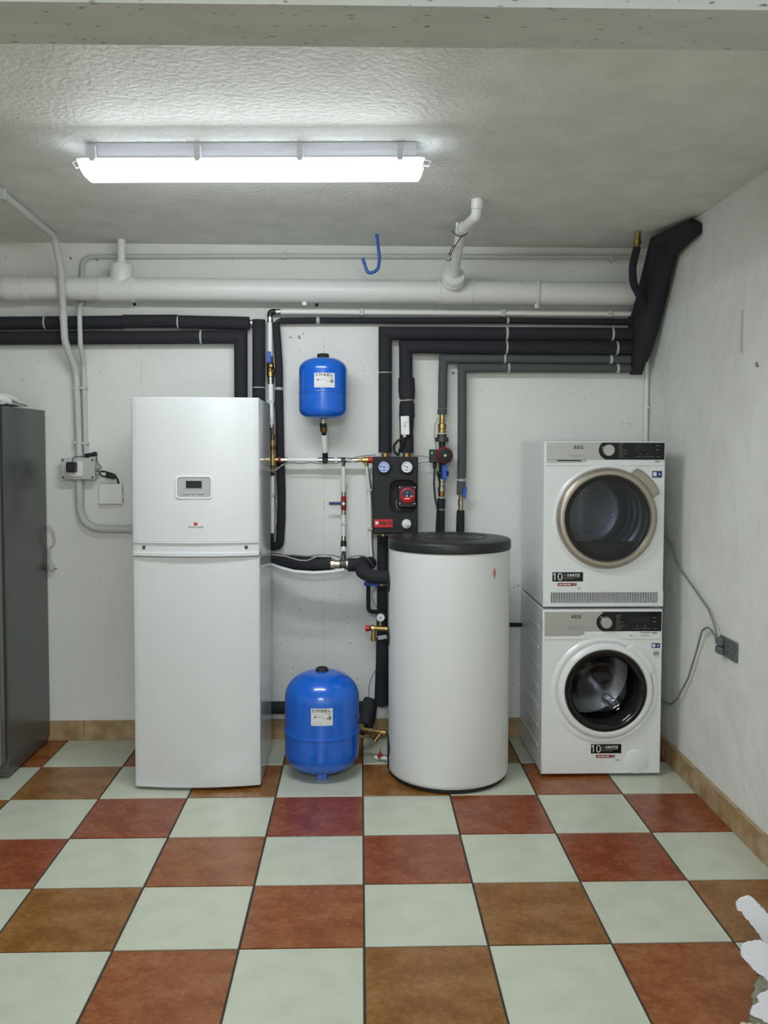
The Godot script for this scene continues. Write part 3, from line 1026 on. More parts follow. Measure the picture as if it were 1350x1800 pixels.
# the box of a washing machine or dryer, its front opened for the drum
func appliance_body(o: Node3D, y0: float, y1: float, hole: Vector2, hole_r: float, front_from := 0.0) -> void:
	var h := y1 - y0
	var cy := (y0 + y1) / 2
	var s := sh()
	for sg in [-1.0, 1.0]:
		s.box(Vector3(sg * 0.294, cy, 0.30), Vector3(0.008, h - 0.004, 0.56), 0.003)
	s.box(Vector3(0, y1 - 0.006, 0.30), Vector3(0.594, 0.012, 0.57), 0.003)
	s.box(Vector3(0, y0 + 0.006, 0.30), Vector3(0.594, 0.012, 0.56), 0.003)
	s.box(Vector3(0, cy, 0.026), Vector3(0.594, h - 0.004, 0.008), 0.003)
	part("casing", s, M.enamel_side, o)
	var k := 96
	var fy: float = max(y0 + 0.002, front_from)
	var out := rays(Vector2(-0.2985, fy), Vector2(0.2985, y1 - 0.001), hole, k)
	var inn := PackedVector2Array()
	for q in out:
		inn.append(hole + (q - hole).normalized() * hole_r)
	var f := sh().plate(out, inn, 0.575, 0.602)
	# rounded front border
	var soft := PackedVector2Array()
	for q in out:
		soft.append(Vector2(clampf(q.x, -0.2945, 0.2945), clampf(q.y, fy + (0.0 if front_from > 0.0 else 0.004), y1 - 0.005)))
	var m := out.size()
	for i in m:
		var j := (i + 1) % m
		var d := (out[i] + out[j]) * 0.5 - (soft[i] + soft[j]) * 0.5
		var nn := Vector3(d.x, d.y, 0).normalized()
		f.quad(Vector3(out[i].x, out[i].y, 0.602), Vector3(out[j].x, out[j].y, 0.602), Vector3(soft[j].x, soft[j].y, 0.608), Vector3(soft[i].x, soft[i].y, 0.608), (nn + Vector3.BACK).normalized() if d.length() > 1e-4 else Vector3.BACK)
	f.plate(soft, inn, 0.600, 0.608)
	part("front_panel", f, M.enamel, o)


func marks(o: Node3D, list: Array, z: float, m: Material) -> void:
	var s := sh()
	for q in list:
		s.box(Vector3(q[0] + q[2] / 2, q[1], z), Vector3(q[2], q[3], 0.0006), 0.0)
	part("printed_text", s, m, o).set_meta("kind", "stuff")


func control_fascia(o: Node3D, yb: float, yt: float, kx: float, ky: float) -> void:
	# silver plate on the left, black glass on the right reaching round the knob
	var z := 0.608
	var R := 0.0455
	var a0 := PI - asin(clampf((yt - ky) / R, -0.94, 0.94))
	var a1 := PI + asin(clampf((ky - yb) / R, -0.94, 0.94))
	var arc := PackedVector2Array()
	for i in 19:
		var a := lerpf(a0, a1, i / 18.0)
		arc.append(Vector2(kx + R * cos(a), ky + R * sin(a)))
	var silver := PackedVector2Array([Vector2(-0.289, yb)])
	var black := PackedVector2Array([Vector2(0.292, yb), Vector2(0.292, yt)])
	if arc[18].y > yb + 0.0005:
		silver.append(Vector2(arc[18].x - 0.0006, yb))
	for i in range(18, -1, -1):
		silver.append(Vector2(arc[i].x - 0.0006, arc[i].y))
	if arc[0].y < yt - 0.0005:
		silver.append(Vector2(arc[0].x - 0.0006, yt))
		black.append(Vector2(arc[0].x, yt))
	silver.append(Vector2(-0.289, yt))
	black.append_array(arc)
	if arc[18].y > yb + 0.0005:
		black.append(Vector2(arc[18].x, yb))
	part("fascia", sh().prism(silver, z - 0.004, z + 0.0025, 0.0006), M.silver_panel, o)
	var b: MeshInstance3D = part("control_panel", sh().prism(black, z - 0.004, z + 0.003, 0.0006), M.black_gloss, o)
	part("knob", sh().at(Transform3D(Basis(Vector3.RIGHT, PI / 2), Vector3(kx, ky, z))).lathe([Vector2(0.0, 0.024), Vector2(0.0255, 0.024), Vector2(0.028, 0.021), Vector2(0.0295, 0.003)], 40), M.silver_panel, o)
	part("dial_ring", sh().at(Transform3D(Basis(Vector3.RIGHT, PI / 2), Vector3(kx, ky, z))).lathe([Vector2(0.0285, 0.006), Vector2(0.032, 0.0065), Vector2(0.035, 0.0045), Vector2(0.0362, 0.0032)], 40), M.black_gloss, b)
	# programme list and key legends
	var rows := []
	for i in 9:
		rows.append([kx + 0.052 + (i % 2) * 0.001, ky + 0.034 - i * 0.0085, [0.024, 0.020, 0.014, 0.018, 0.036, 0.016, 0.044, 0.024, 0.028][i], 0.0022])
	rows.append_array([[0.150, ky - 0.032, 0.03, 0.002], [0.19, ky - 0.032, 0.05, 0.002], [0.252, ky - 0.032, 0.018, 0.002], [0.168, ky - 0.018, 0.008, 0.003], [0.205, ky - 0.018, 0.010, 0.003], [0.25, ky + 0.022, 0.012, 0.004], [0.252, ky + 0.002, 0.010, 0.004]])
	marks(b, rows, z + 0.0032, M.ink_grey)
	part("display", sh().box(Vector3(0.185, ky + 0.012, z + 0.0031), Vector3(0.09, 0.032, 0.0008), 0.0), M.lcd, b)
	lettering("AEG", 0.0165, M.ink, o, Transform3D(Basis(), Vector3(-0.133, yt - 0.024, z + 0.0028)), true, 1.15)
	marks(o, [[-0.18, yb + 0.022, 0.09, 0.0016], [-0.172, yb + 0.014, 0.07, 0.0016]], z + 0.0027, M.ink_grey)


func promo_sticker(o: Node3D, x: float, y: float, z: float) -> void:
	# x, y: the lower left corner of the black strip
	var b: MeshInstance3D = part("sticker", sh().box(Vector3(x + 0.076, y + 0.023, z), Vector3(0.152, 0.046, 0.0008), 0.0), M.black_gloss, o)
	lettering("10", 0.036, M.ink_white, b, Transform3D(Basis(), Vector3(x + 0.0245, y + 0.0235, z + 0.0006)), false)
	lettering("AÑOS", 0.0125, M.ink_grey, b, Transform3D(Basis(), Vector3(x + 0.064, y + 0.031, z + 0.0006)))
	lettering("GRATIS", 0.0135, M.ink_white, b, Transform3D(Basis(), Vector3(x + 0.104, y + 0.031, z + 0.0006)), true)
	marks(b, [[x + 0.047, y + 0.019, 0.085, 0.0022], [x + 0.047, y + 0.013, 0.06, 0.0018]], z + 0.0006, M.ink_grey)
	var r: MeshInstance3D = part("sticker", sh().box(Vector3(x + 0.066, y - 0.015, z), Vector3(0.08, 0.015, 0.0008), 0.0), M.red_dull, o)
	marks(r, [[x + 0.033, y - 0.015, 0.016, 0.005], [x + 0.053, y - 0.015, 0.018, 0.005], [x + 0.075, y - 0.015, 0.018, 0.005]], z + 0.0006, M.ink_white)
	part("sticker", sh().box(Vector3(x + 0.114, y - 0.015, z), Vector3(0.014, 0.015, 0.0008), 0.0), M.ink_grey, o)
	lettering("AEG", 0.007, M.ink_grey, o, Transform3D(Basis(), Vector3(x + 0.134, y - 0.034, z)), true)


func dryer() -> void:
	var o := thing("tumble_dryer", "white tumble dryer with bronze ringed dark glass door stacked on washing machine", "tumble dryer", Vector3(1.184, 0, 0))
	var y0 := 0.852
	var y1 := 1.668
	var c := Vector2(0.012, 1.291)
	appliance_body(o, y0, y1, c, 0.212, 0.93)
	control_fascia(o, 1.579, 1.662, 0.0135, 1.6255)
	# white lip that sweeps down below the fascia
	var lip := PackedVector2Array([Vector2(-0.292, 1.548), Vector2(0.292, 1.548), Vector2(0.292, 1.5775), Vector2(-0.02, 1.5775), Vector2(-0.055, 1.576), Vector2(-0.10, 1.567), Vector2(-0.12, 1.5635), Vector2(-0.289, 1.5625)])
	part("fascia_lip", sh().prism(lip, 0.600, 0.6115, 0.0025), M.enamel, o)
	var dr: MeshInstance3D = part("drawer", sh().box(Vector3(-0.19, 1.5705, 0.607), Vector3(0.198, 0.0145, 0.006), 0.001), M.silver_panel, o)
	part("grip_slot", sh().box(Vector3(-0.177, 1.574, 0.6098), Vector3(0.118, 0.006, 0.0016), 0.0005), M.black_plastic, dr)
	marks(o, [[0.245, 1.572, 0.024, 0.003], [0.245, 1.567, 0.02, 0.002]], 0.6116, M.ink)
	# door: raised white surround, bronze ring with a thumb lug, dark glass
	var face := Basis(Vector3.RIGHT, PI / 2)
	part("door_surround", sh().at(Transform3D(face, Vector3(c.x - 0.002, c.y, 0))).lathe([Vector2(0.2495, 0.606), Vector2(0.2505, 0.6145), Vector2(0.2535, 0.616), Vector2(0.257, 0.615), Vector2(0.267, 0.607)], 80), M.enamel, o)
	var ring: MeshInstance3D = part("door_ring", sh().at(Transform3D(face, Vector3(c.x, c.y, 0))).lathe([Vector2(0.206, 0.612), Vector2(0.209, 0.628), Vector2(0.216, 0.637), Vector2(0.232, 0.639), Vector2(0.241, 0.634), Vector2(0.2465, 0.624), Vector2(0.2465, 0.607)], 96), M.champagne, o)
	var lug := PackedVector2Array()
	for i in 9:
		var a := deg_to_rad(64.0 - 40.0 * i / 8.0)
		lug.append(c + Vector2(cos(a), sin(a)) * 0.240)
	for i in 9:
		var a := deg_to_rad(26.0 + 34.0 * i / 8.0)
		lug.append(c + Vector2(cos(a), sin(a)) * (0.287 if i > 0 and i < 8 else 0.283))
	part("handle", sh().prism(lug, 0.609, 0.634, 0.006), M.champagne, ring)
	part("door_rim", sh().at(Transform3D(face, Vector3(c.x, c.y, 0))).lathe([Vector2(0.188, 0.622), Vector2(0.198, 0.6245), Vector2(0.2085, 0.6245)], 80), M.black_gloss, o)
	part("door_glass", sh().at(Transform3D(face, Vector3(c.x, c.y, 0))).lathe([Vector2(0.0, 0.632), Vector2(0.06, 0.631), Vector2(0.12, 0.628), Vector2(0.17, 0.6245), Vector2(0.190, 0.622)], 80), M.door_glass, o)
	# drum: ribbed side, pierced back plate
	var drum: MeshInstance3D = part("drum", sh().at(Transform3D(face, Vector3(c.x + 0.01, c.y + 0.01, 0))).lathe([Vector2(0.0, 0.16), Vector2(0.17, 0.16), Vector2(0.188, 0.17), Vector2(0.214, 0.20), Vector2(0.214, 0.24), Vector2(0.200, 0.25), Vector2(0.200, 0.27), Vector2(0.214, 0.28), Vector2(0.214, 0.33), Vector2(0.200, 0.34), Vector2(0.200, 0.36), Vector2(0.214, 0.37), Vector2(0.214, 0.42), Vector2(0.200, 0.43), Vector2(0.200, 0.45), Vector2(0.214, 0.46), Vector2(0.214, 0.575)], 72, true), M.drum_dark, o)
	var holes := sh()
	for i in range(-9, 10):
		for j in range(-9, 10):
			var p := Vector2(i + (j & 1) * 0.5, j * 0.87) * 0.0165
			if p.length() < 0.15:
				holes.cyl(Vector3(c.x + 0.01 + p.x, c.y + 0.01 + p.y, 0.1595), Vector3(c.x + 0.01 + p.x, c.y + 0.01 + p.y, 0.1625), 0.0042, 8, 0.0)
	var hp: MeshInstance3D = part("back_plate_holes", holes, M.dark_inside, drum)
	hp.set_meta("kind", "stuff")
	for a in [1.75, 3.2, 4.55]:
		var e := Vector3(cos(a), sin(a), 0)
		part("lifter", sh().at(Transform3D(Basis(e.cross(Vector3.BACK), e, Vector3.BACK).orthonormalized(), Vector3(c.x + 0.01, c.y + 0.01, 0.36) + e * 0.195)).box(Vector3.ZERO, Vector3(0.05, 0.05, 0.34), 0.018), M.drum_dark, drum)
	part("lint_sill", sh().box(Vector3(c.x, c.y - 0.165, 0.565), Vector3(0.30, 0.09, 0.06), 0.008), M.dark_inside, o)
	# plinth flap and its grille
	var gc := Vector2(0.005, 0.8985)
	var slot := rays(gc - Vector2(0.268, 0.0265), gc + Vector2(0.268, 0.0265), gc, 120)
	part("plinth", sh().plate(rays(Vector2(-0.2985, 0.854), Vector2(0.2985, 0.93), gc, 120), slot, 0.575, 0.608), M.enamel, o)
	var fl := PackedVector2Array([Vector2(-0.2695, 0.932), Vector2(0.279, 0.932), Vector2(0.279, 1.036), Vector2(0.13, 1.036), Vector2(0.06, 1.0255), Vector2(-0.04, 1.0255), Vector2(-0.11, 1.036), Vector2(-0.2695, 1.036)])
	var fs := sh().prism(fl, 0.602, 0.6092, 0.0008)
	fs.plate(rays(Vector2(-0.2695, 0.865), Vector2(0.279, 0.932), gc, 120), slot, 0.605, 0.6092)
	var flap: MeshInstance3D = part("flap", fs, M.enamel, o)
	for i in 67:
		part("slat", sh().box(Vector3(-0.2605 + i * 0.00804, 0.8985, 0.6075), Vector3(0.0034, 0.054, 0.003), 0.0006, 1), M.enamel, flap)
	promo_sticker(o, -0.254, 0.979, 0.6096)
	var st: MeshInstance3D = part("sticker", sh().box(Vector3(0.2585, 1.507, 0.6083), Vector3(0.048, 0.033, 0.0008), 0.0), M.sticker_blue, o)
	marks(st, [[0.239, 1.508, 0.016, 0.02], [0.266, 1.508, 0.008, 0.008]], 0.609, M.ink_white)
	for x in [-0.24, 0.24]:
		for z in [0.08, 0.52]:
			part("foot", sh().cyl(Vector3(x, 0.842, z), Vector3(x, 0.856, z), 0.022, 16), M.rubber, o)


func washer() -> void:
	var o := thing("washing_machine", "white washing machine with round black rimmed glass door standing on floor", "washing machine", Vector3(1.184, 0, 0))
	var y0 := 0.012
	var y1 := 0.840
	var c := Vector2(0.016, 0.436)
	appliance_body(o, y0, y1, c, 0.20)
	control_fascia(o, 0.731, 0.828, 0.0135, 0.7765)
	var lip := PackedVector2Array([Vector2(-0.292, 0.690), Vector2(0.292, 0.690), Vector2(0.292, 0.7295), Vector2(-0.02, 0.7295), Vector2(-0.055, 0.7275), Vector2(-0.09, 0.716), Vector2(-0.12, 0.7075), Vector2(-0.289, 0.706)])
	part("fascia_lip", sh().prism(lip, 0.600, 0.6115, 0.0025), M.enamel, o)
	part("drawer", sh().box(Vector3(-0.19, 0.718, 0.607), Vector3(0.198, 0.022, 0.006), 0.001), M.silver_panel, o)
	marks(o, [[0.185, 0.7245, 0.054, 0.003], [0.245, 0.7245, 0.026, 0.004], [0.245, 0.718, 0.024, 0.002], [0.19, 0.710, 0.04, 0.002], [0.135, 0.710, 0.012, 0.003]], 0.6116, M.ink)
	var face := Basis(Vector3.RIGHT, PI / 2)
	part("door_surround", sh().at(Transform3D(face, Vector3(c.x - 0.0015, c.y, 0))).lathe([Vector2(0.2425, 0.606), Vector2(0.2435, 0.6135), Vector2(0.2465, 0.6155), Vector2(0.257, 0.615), Vector2(0.274, 0.607)], 96), M.enamel, o)
	var ring: MeshInstance3D = part("door_ring", sh().at(Transform3D(face, Vector3(c.x, c.y, 0))).lathe([Vector2(0.203, 0.622), Vector2(0.210, 0.632), Vector2(0.222, 0.633), Vector2(0.234, 0.626), Vector2(0.2385, 0.616), Vector2(0.2385, 0.603)], 96), M.enamel, o)
	var lug := PackedVector2Array()
	for i in 9:
		var a := deg_to_rad(66.0 - 46.0 * i / 8.0)
		lug.append(c + Vector2(cos(a), sin(a)) * 0.232)
	for i in 9:
		var a := deg_to_rad(24.0 + 36.0 * i / 8.0)
		lug.append(c + Vector2(cos(a), sin(a)) * 0.266)
	part("handle", sh().prism(lug, 0.609, 0.624, 0.005), M.enamel, ring)
	part("door_rim", sh().at(Transform3D(face, Vector3(c.x, c.y, 0))).lathe([Vector2(0.168, 0.612), Vector2(0.176, 0.624), Vector2(0.190, 0.630), Vector2(0.202, 0.628), Vector2(0.206, 0.621)], 96), M.black_gloss, o)
	# glass bowl bulging in towards the drum
	part("door_bowl", sh().at(Transform3D(face, Vector3(c.x, c.y, 0))).lathe([Vector2(0.0, 0.50), Vector2(0.06, 0.503), Vector2(0.11, 0.515), Vector2(0.14, 0.54), Vector2(0.156, 0.58), Vector2(0.170, 0.614)], 80, true), M.bowl_glass, o)
	part("gasket", sh().at(Transform3D(face, Vector3(c.x, c.y, 0))).lathe([Vector2(0.20, 0.59), Vector2(0.182, 0.57), Vector2(0.172, 0.54), Vector2(0.178, 0.50), Vector2(0.19, 0.48)], 64, true), M.rubber, o)
	var drum: MeshInstance3D = part("drum", sh().at(Transform3D(face, Vector3(c.x, c.y, 0))).lathe([Vector2(0.0, 0.20), Vector2(0.05, 0.205), Vector2(0.11, 0.19), Vector2(0.19, 0.20), Vector2(0.232, 0.22), Vector2(0.236, 0.30), Vector2(0.236, 0.42), Vector2(0.226, 0.46), Vector2(0.19, 0.482)], 72, true), M.drum_steel, o)
	for a in [1.2, 1.2 + TAU / 3, 1.2 + 2 * TAU / 3]:
		var e := Vector3(cos(a), sin(a), 0)
		part("lifter", sh().at(Transform3D(Basis(e.cross(Vector3.BACK), e, Vector3.BACK).orthonormalized(), Vector3(c.x, c.y, 0.34) + e * 0.205)).box(Vector3.ZERO, Vector3(0.06, 0.07, 0.22), 0.024, 3), M.drum_steel, drum)
	var ho := sh()
	for i in 44:
		for j in 5:
			var a := TAU * (i + 0.5 * (j & 1)) / 44
			var e := Vector3(cos(a), sin(a), 0)
			var b := Vector3(c.x, c.y, 0.26 + j * 0.035)
			ho.cyl(b + e * 0.2345, b + e * 0.2375, 0.0042, 6, 0.0)
	var hm: MeshInstance3D = part("drum_holes", ho, M.dark_inside, drum)
	hm.set_meta("kind", "stuff")
	# filter cover at lower right
	part("filter_cover", sh().at(Transform3D(face, Vector3(0.176, 0.0765, 0))).lathe([Vector2(0.0, 0.6135), Vector2(0.058, 0.6135), Vector2(0.0605, 0.612), Vector2(0.0612, 0.606)], 56), M.enamel, o)
	promo_sticker(o, -0.051, 0.118, 0.6084)
	var st: MeshInstance3D = part("sticker", sh().box(Vector3(0.266, 0.6585, 0.6083), Vector3(0.042, 0.024, 0.0008), 0.0), M.sticker_blue, o)
	marks(st, [[0.249, 0.6585, 0.014, 0.015], [0.273, 0.6585, 0.007, 0.007]], 0.609, M.ink_white)
	var rs: MeshInstance3D = part("sticker", sh().at(Transform3D(face, Vector3(0.268, 0.618, 0))).lathe([Vector2(0.0, 0.6086), Vector2(0.0165, 0.6086), Vector2(0.0167, 0.608)], 28), M.leaf_grey, o)
	marks(rs, [[0.256, 0.621, 0.010, 0.008], [0.269, 0.621, 0.012, 0.008], [0.258, 0.612, 0.02, 0.002]], 0.6088, M.ink_grey)
	# pressed ribs along the flank that shows
	for i in 7:
		part("pressed_rib", sh().box(Vector3(-0.2985, 0.13 + i * 0.10, 0.30), Vector3(0.005, 0.012, 0.42), 0.0024), M.enamel_side, o)
	for x in [-0.24, 0.24]:
		for z in [0.08, 0.52]:
			part("foot", sh().cyl(Vector3(x, 0, z), Vector3(x, 0.016, z), 0.022, 16), M.rubber, o)


func fridge() -> void:
	var o := thing("fridge", "tall dark grey steel fridge at left, standing against the wall", "fridge", Vector3(-2.035, 0, 0))
	part("body", sh().box(Vector3(0, 0.932, 0.295), Vector3(0.596, 1.80, 0.56), 0.004), M.fridge_side, o)
	part("door", sh().box(Vector3(-0.003, 0.962, 0.618), Vector3(0.586, 1.746, 0.056), 0.010, 3), M.fridge_door, o)
	part("door_seal", sh().box(Vector3(-0.003, 0.962, 0.5825), Vector3(0.570, 1.73, 0.016), 0.002), M.rubber, o)
	part("plinth", sh().box(Vector3(0, 0.047, 0.30), Vector3(0.590, 0.07, 0.54), 0.003), M.fridge_side, o)
	for x in [-0.25, 0.25]:
		for z in [0.08, 0.5]:
			part("foot", sh().cyl(Vector3(x, 0, z), Vector3(x, 0.02, z), 0.02, 16), M.rubber, o)


# a folded, sagging sheet: two outer surfaces with a thickness
func sheet(nx: int, nz: int, f: Callable, thick := 0.003) -> Sh:
	var s := sh()
	var P: Array[Vector3] = []
	for j in nz + 1:
		for i in nx + 1:
			P.append(f.call(float(i) / nx, float(j) / nz))
	var N: Array[Vector3] = []
	for j in nz + 1:
		for i in nx + 1:
			var a := P[j * (nx + 1) + min(i + 1, nx)] - P[j * (nx + 1) + max(i - 1, 0)]
			var b := P[min(j + 1, nz) * (nx + 1) + i] - P[max(j - 1, 0) * (nx + 1) + i]
			N.append(b.cross(a).normalized())
	for j in nz:
		for i in nx:
			var q := [j * (nx + 1) + i, j * (nx + 1) + i + 1, (j + 1) * (nx + 1) + i + 1, (j + 1) * (nx + 1) + i]
			for sg in [1.0, -1.0]:
				var w: Array[Vector3] = []
				for k in q:
					w.append(P[k] + N[k] * (thick / 2 * sg))
				s.tri(w[0], w[1], w[2], N[q[0]] * sg, N[q[1]] * sg, N[q[2]] * sg)
				s.tri(w[0], w[2], w[3], N[q[0]] * sg, N[q[2]] * sg, N[q[3]] * sg)
	var rim := []
	for i in nx:
		rim.append([i, i + 1])
		rim.append([nz * (nx + 1) + i, nz * (nx + 1) + i + 1])
	for j in nz:
		rim.append([j * (nx + 1), (j + 1) * (nx + 1)])
		rim.append([j * (nx + 1) + nx, (j + 1) * (nx + 1) + nx])
	for e in rim:
		var a: Vector3 = P[e[0]]
		var b: Vector3 = P[e[1]]
		var n0: Vector3 = N[e[0]] * (thick / 2)
		var n1: Vector3 = N[e[1]] * (thick / 2)
		s.quad(a - n0, b - n1, b + n1, a + n0, (b - a).cross(n0).normalized())
	return s


# a foam-sleeved pipe: the path in pieces, with ties at given points
func sleeved(label: String, pieces: Array, r, m: Material, ties: Array, group: String) -> Node3D:
	var o := thing("insulated_pipe", label, "pipe", pieces[-1][-1], group)
	for p in pieces:
		wpart("sleeve", sh().tube(p, r, 20), m, o)
	for q in ties:
		var d: Vector3 = q[1]
		var rr: float = q[2]
		wpart("tie", sh().cyl(q[0] - d * q[3], q[0] + d * q[3], rr, 20, 0.001), M.tie, o)
	return o


func chain(o: Node3D, list: Array) -> void:
	# list of [part name, from, to, radius, material, sides]
	for q in list:
		wpart(q[0], sh().cyl(q[1], q[2], q[3], q[5] if q.size() > 5 else 20, 0.0015), q[4], o)


func lever(o: Node3D, name_: String, c: Vector3, s: Vector3, m: Material) -> void:
	wpart(name_, sh().box(c, s, min(s.x, min(s.y, s.z)) * 0.45), m, o)


func cable(called: String, label: String, pts: Array, r: float, m: Material, category := "cable", group := "") -> void:
	lone(called, sh().tube(fil(pts, 0.06, 5), r, 8), m, label, category, group)


func drainage() -> void:
	var o := thing("drain_pipe", "thick white plastic drain pipe running along the top of back wall", "pipe", Vector3(0, 2.48, 0.07))
	wpart("pipe", sh().tube([Vector3(-3.3, 2.480, 0.096), Vector3(1.468, 2.473, 0.096)], 0.0625, 40), M.pvc, o)
	for q in [[-1.905, -1.775], [-1.412, -1.21], [0.395, 0.60]]:
		wpart("coupling", sh().tube([Vector3(q[0], 2.476, 0.096), Vector3(q[0] + 0.012, 2.476, 0.096), Vector3(q[1] - 0.012, 2.476, 0.096), Vector3(q[1], 2.476, 0.096)], [0.0652, 0.0672, 0.0672, 0.0652], 40), M.pvc, o)
		for e in [q[0] + 0.018, q[1] - 0.018]:
			wpart("socket_ring", sh().cyl(Vector3(e - 0.005, 2.476, 0.096), Vector3(e + 0.005, 2.476, 0.096), 0.0695, 40), M.pvc, o)
	# upright branch from the ceiling into a reducing socket
	wpart("branch_pipe", sh().cyl(Vector3(-1.291, CEIL, 0.096), Vector3(-1.293, 2.58, 0.096), 0.0215, 28), M.pvc, o)
	wpart("reducer", sh().at(Transform3D(Basis(), Vector3(-1.293, 0, 0.096))).lathe([Vector2(0.0, 2.45), Vector2(0.052, 2.49), Vector2(0.060, 2.515), Vector2(0.060, 2.60), Vector2(0.057, 2.606), Vector2(0.03, 2.608), Vector2(0.026, 2.63), Vector2(0.0, 2.63)], 36), M.pvc, o)
	# slanting branch: out of the ceiling, along under it and into a socket that tips forward
	var ax := Vector3(0, 0.46, 0.888)
	var c0 := Vector3(0.4785, 2.475, 0.096)
	var top := c0 + ax * 0.146
	wpart("branch_pipe", sh().tube(fil([Vector3(0.506, CEIL + 0.01, 0.93), Vector3(0.504, 2.672, 0.90), Vector3(0.474, 2.690, 0.56), top - ax * 0.02], 0.03, 6), 0.0245, 24), M.pvc, o)
	wpart("bend_socket", sh().cyl(Vector3(0.506, CEIL, 0.93), Vector3(0.505, 2.700, 0.922), 0.0285, 28), M.pvc, o)
	wpart("bend_socket", sh().cyl(Vector3(0.476, 2.690, 0.585), Vector3(0.4825, 2.686, 0.66), 0.0275, 28), M.pvc, o)
	wpart("stub", sh().cyl(Vector3(0.455, 2.675, 0.575), Vector3(0.455, 2.725, 0.585), 0.009, 16), M.pvc, o)
	var rb := Basis(Vector3.RIGHT, ax, Vector3.RIGHT.cross(ax))
	wpart("reducer", sh().at(Transform3D(rb, c0)).lathe([Vector2(0.0, 0.03), Vector2(0.018, 0.046), Vector2(0.057, 0.094), Vector2(0.0605, 0.097), Vector2(0.0605, 0.105), Vector2(0.058, 0.107), Vector2(0.058, 0.141), Vector2(0.055, 0.145), Vector2(0.0, 0.147)], 40), M.pvc, o)
	wpart("bracket", sh().tube([Vector3(0.941, 2.545, 0.04), Vector3(0.941, 2.545, 0.096), Vector3(0.941, 2.524, 0.146), Vector3(0.941, 2.474, 0.165), Vector3(0.941, 2.424, 0.146), Vector3(0.941, 2.404, 0.116)], 0.006, 8), M.pvc, o)
	wpart("bracket", sh().box(Vector3(0.939, 2.401, 0.11), Vector3(0.022, 0.022, 0.02), 0.003), M.pvc, o)
	wpart("bracket", sh().box(Vector3(-0.316, 2.408, 0.10), Vector3(0.024, 0.022, 0.02), 0.003), M.white_plastic, o)
	cable("wire_loop", "dark wire twisted round the slanting white branch pipe under ceiling", [Vector3(0.432, 2.692, 0.55), Vector3(0.448, 2.664, 0.578), Vector3(0.474, 2.656, 0.582), Vector3(0.502, 2.672, 0.575), Vector3(0.507, 2.688, 0.565), Vector3(0.474, 2.656, 0.59), Vector3(0.452, 2.628, 0.52), Vector3(0.432, 2.594, 0.46), Vector3(0.427, 2.597, 0.45), Vector3(0.438, 2.628, 0.48), Vector3(0.452, 2.629, 0.52)], 0.0022, M.rubber, "wire")
	# wall plugs left in drilled holes
	lone("wall_plug", sh().cyl(Vector3(-1.2487, 2.412, -0.01), Vector3(-1.2487, 2.412, 0.006), 0.0085, 16), M.rubber, "black plug in the wall under drain pipe, between the grey conduits and the black pipes", "wall plug")
	lone("wall_plug", sh().cyl(Vector3(-0.2548, 2.416, -0.01), Vector3(-0.2548, 2.416, 0.006), 0.0085, 16), M.rubber, "black plug in the wall above the small wall-hung blue vessel", "wall plug")
	lone("wall_plug", sh().cyl(Vector3(0.50, 2.047, -0.01), Vector3(0.50, 2.047, 0.005), 0.0055, 12), M.rubber, "small dark plug in the wall between the two grey upright pipes", "wall plug")


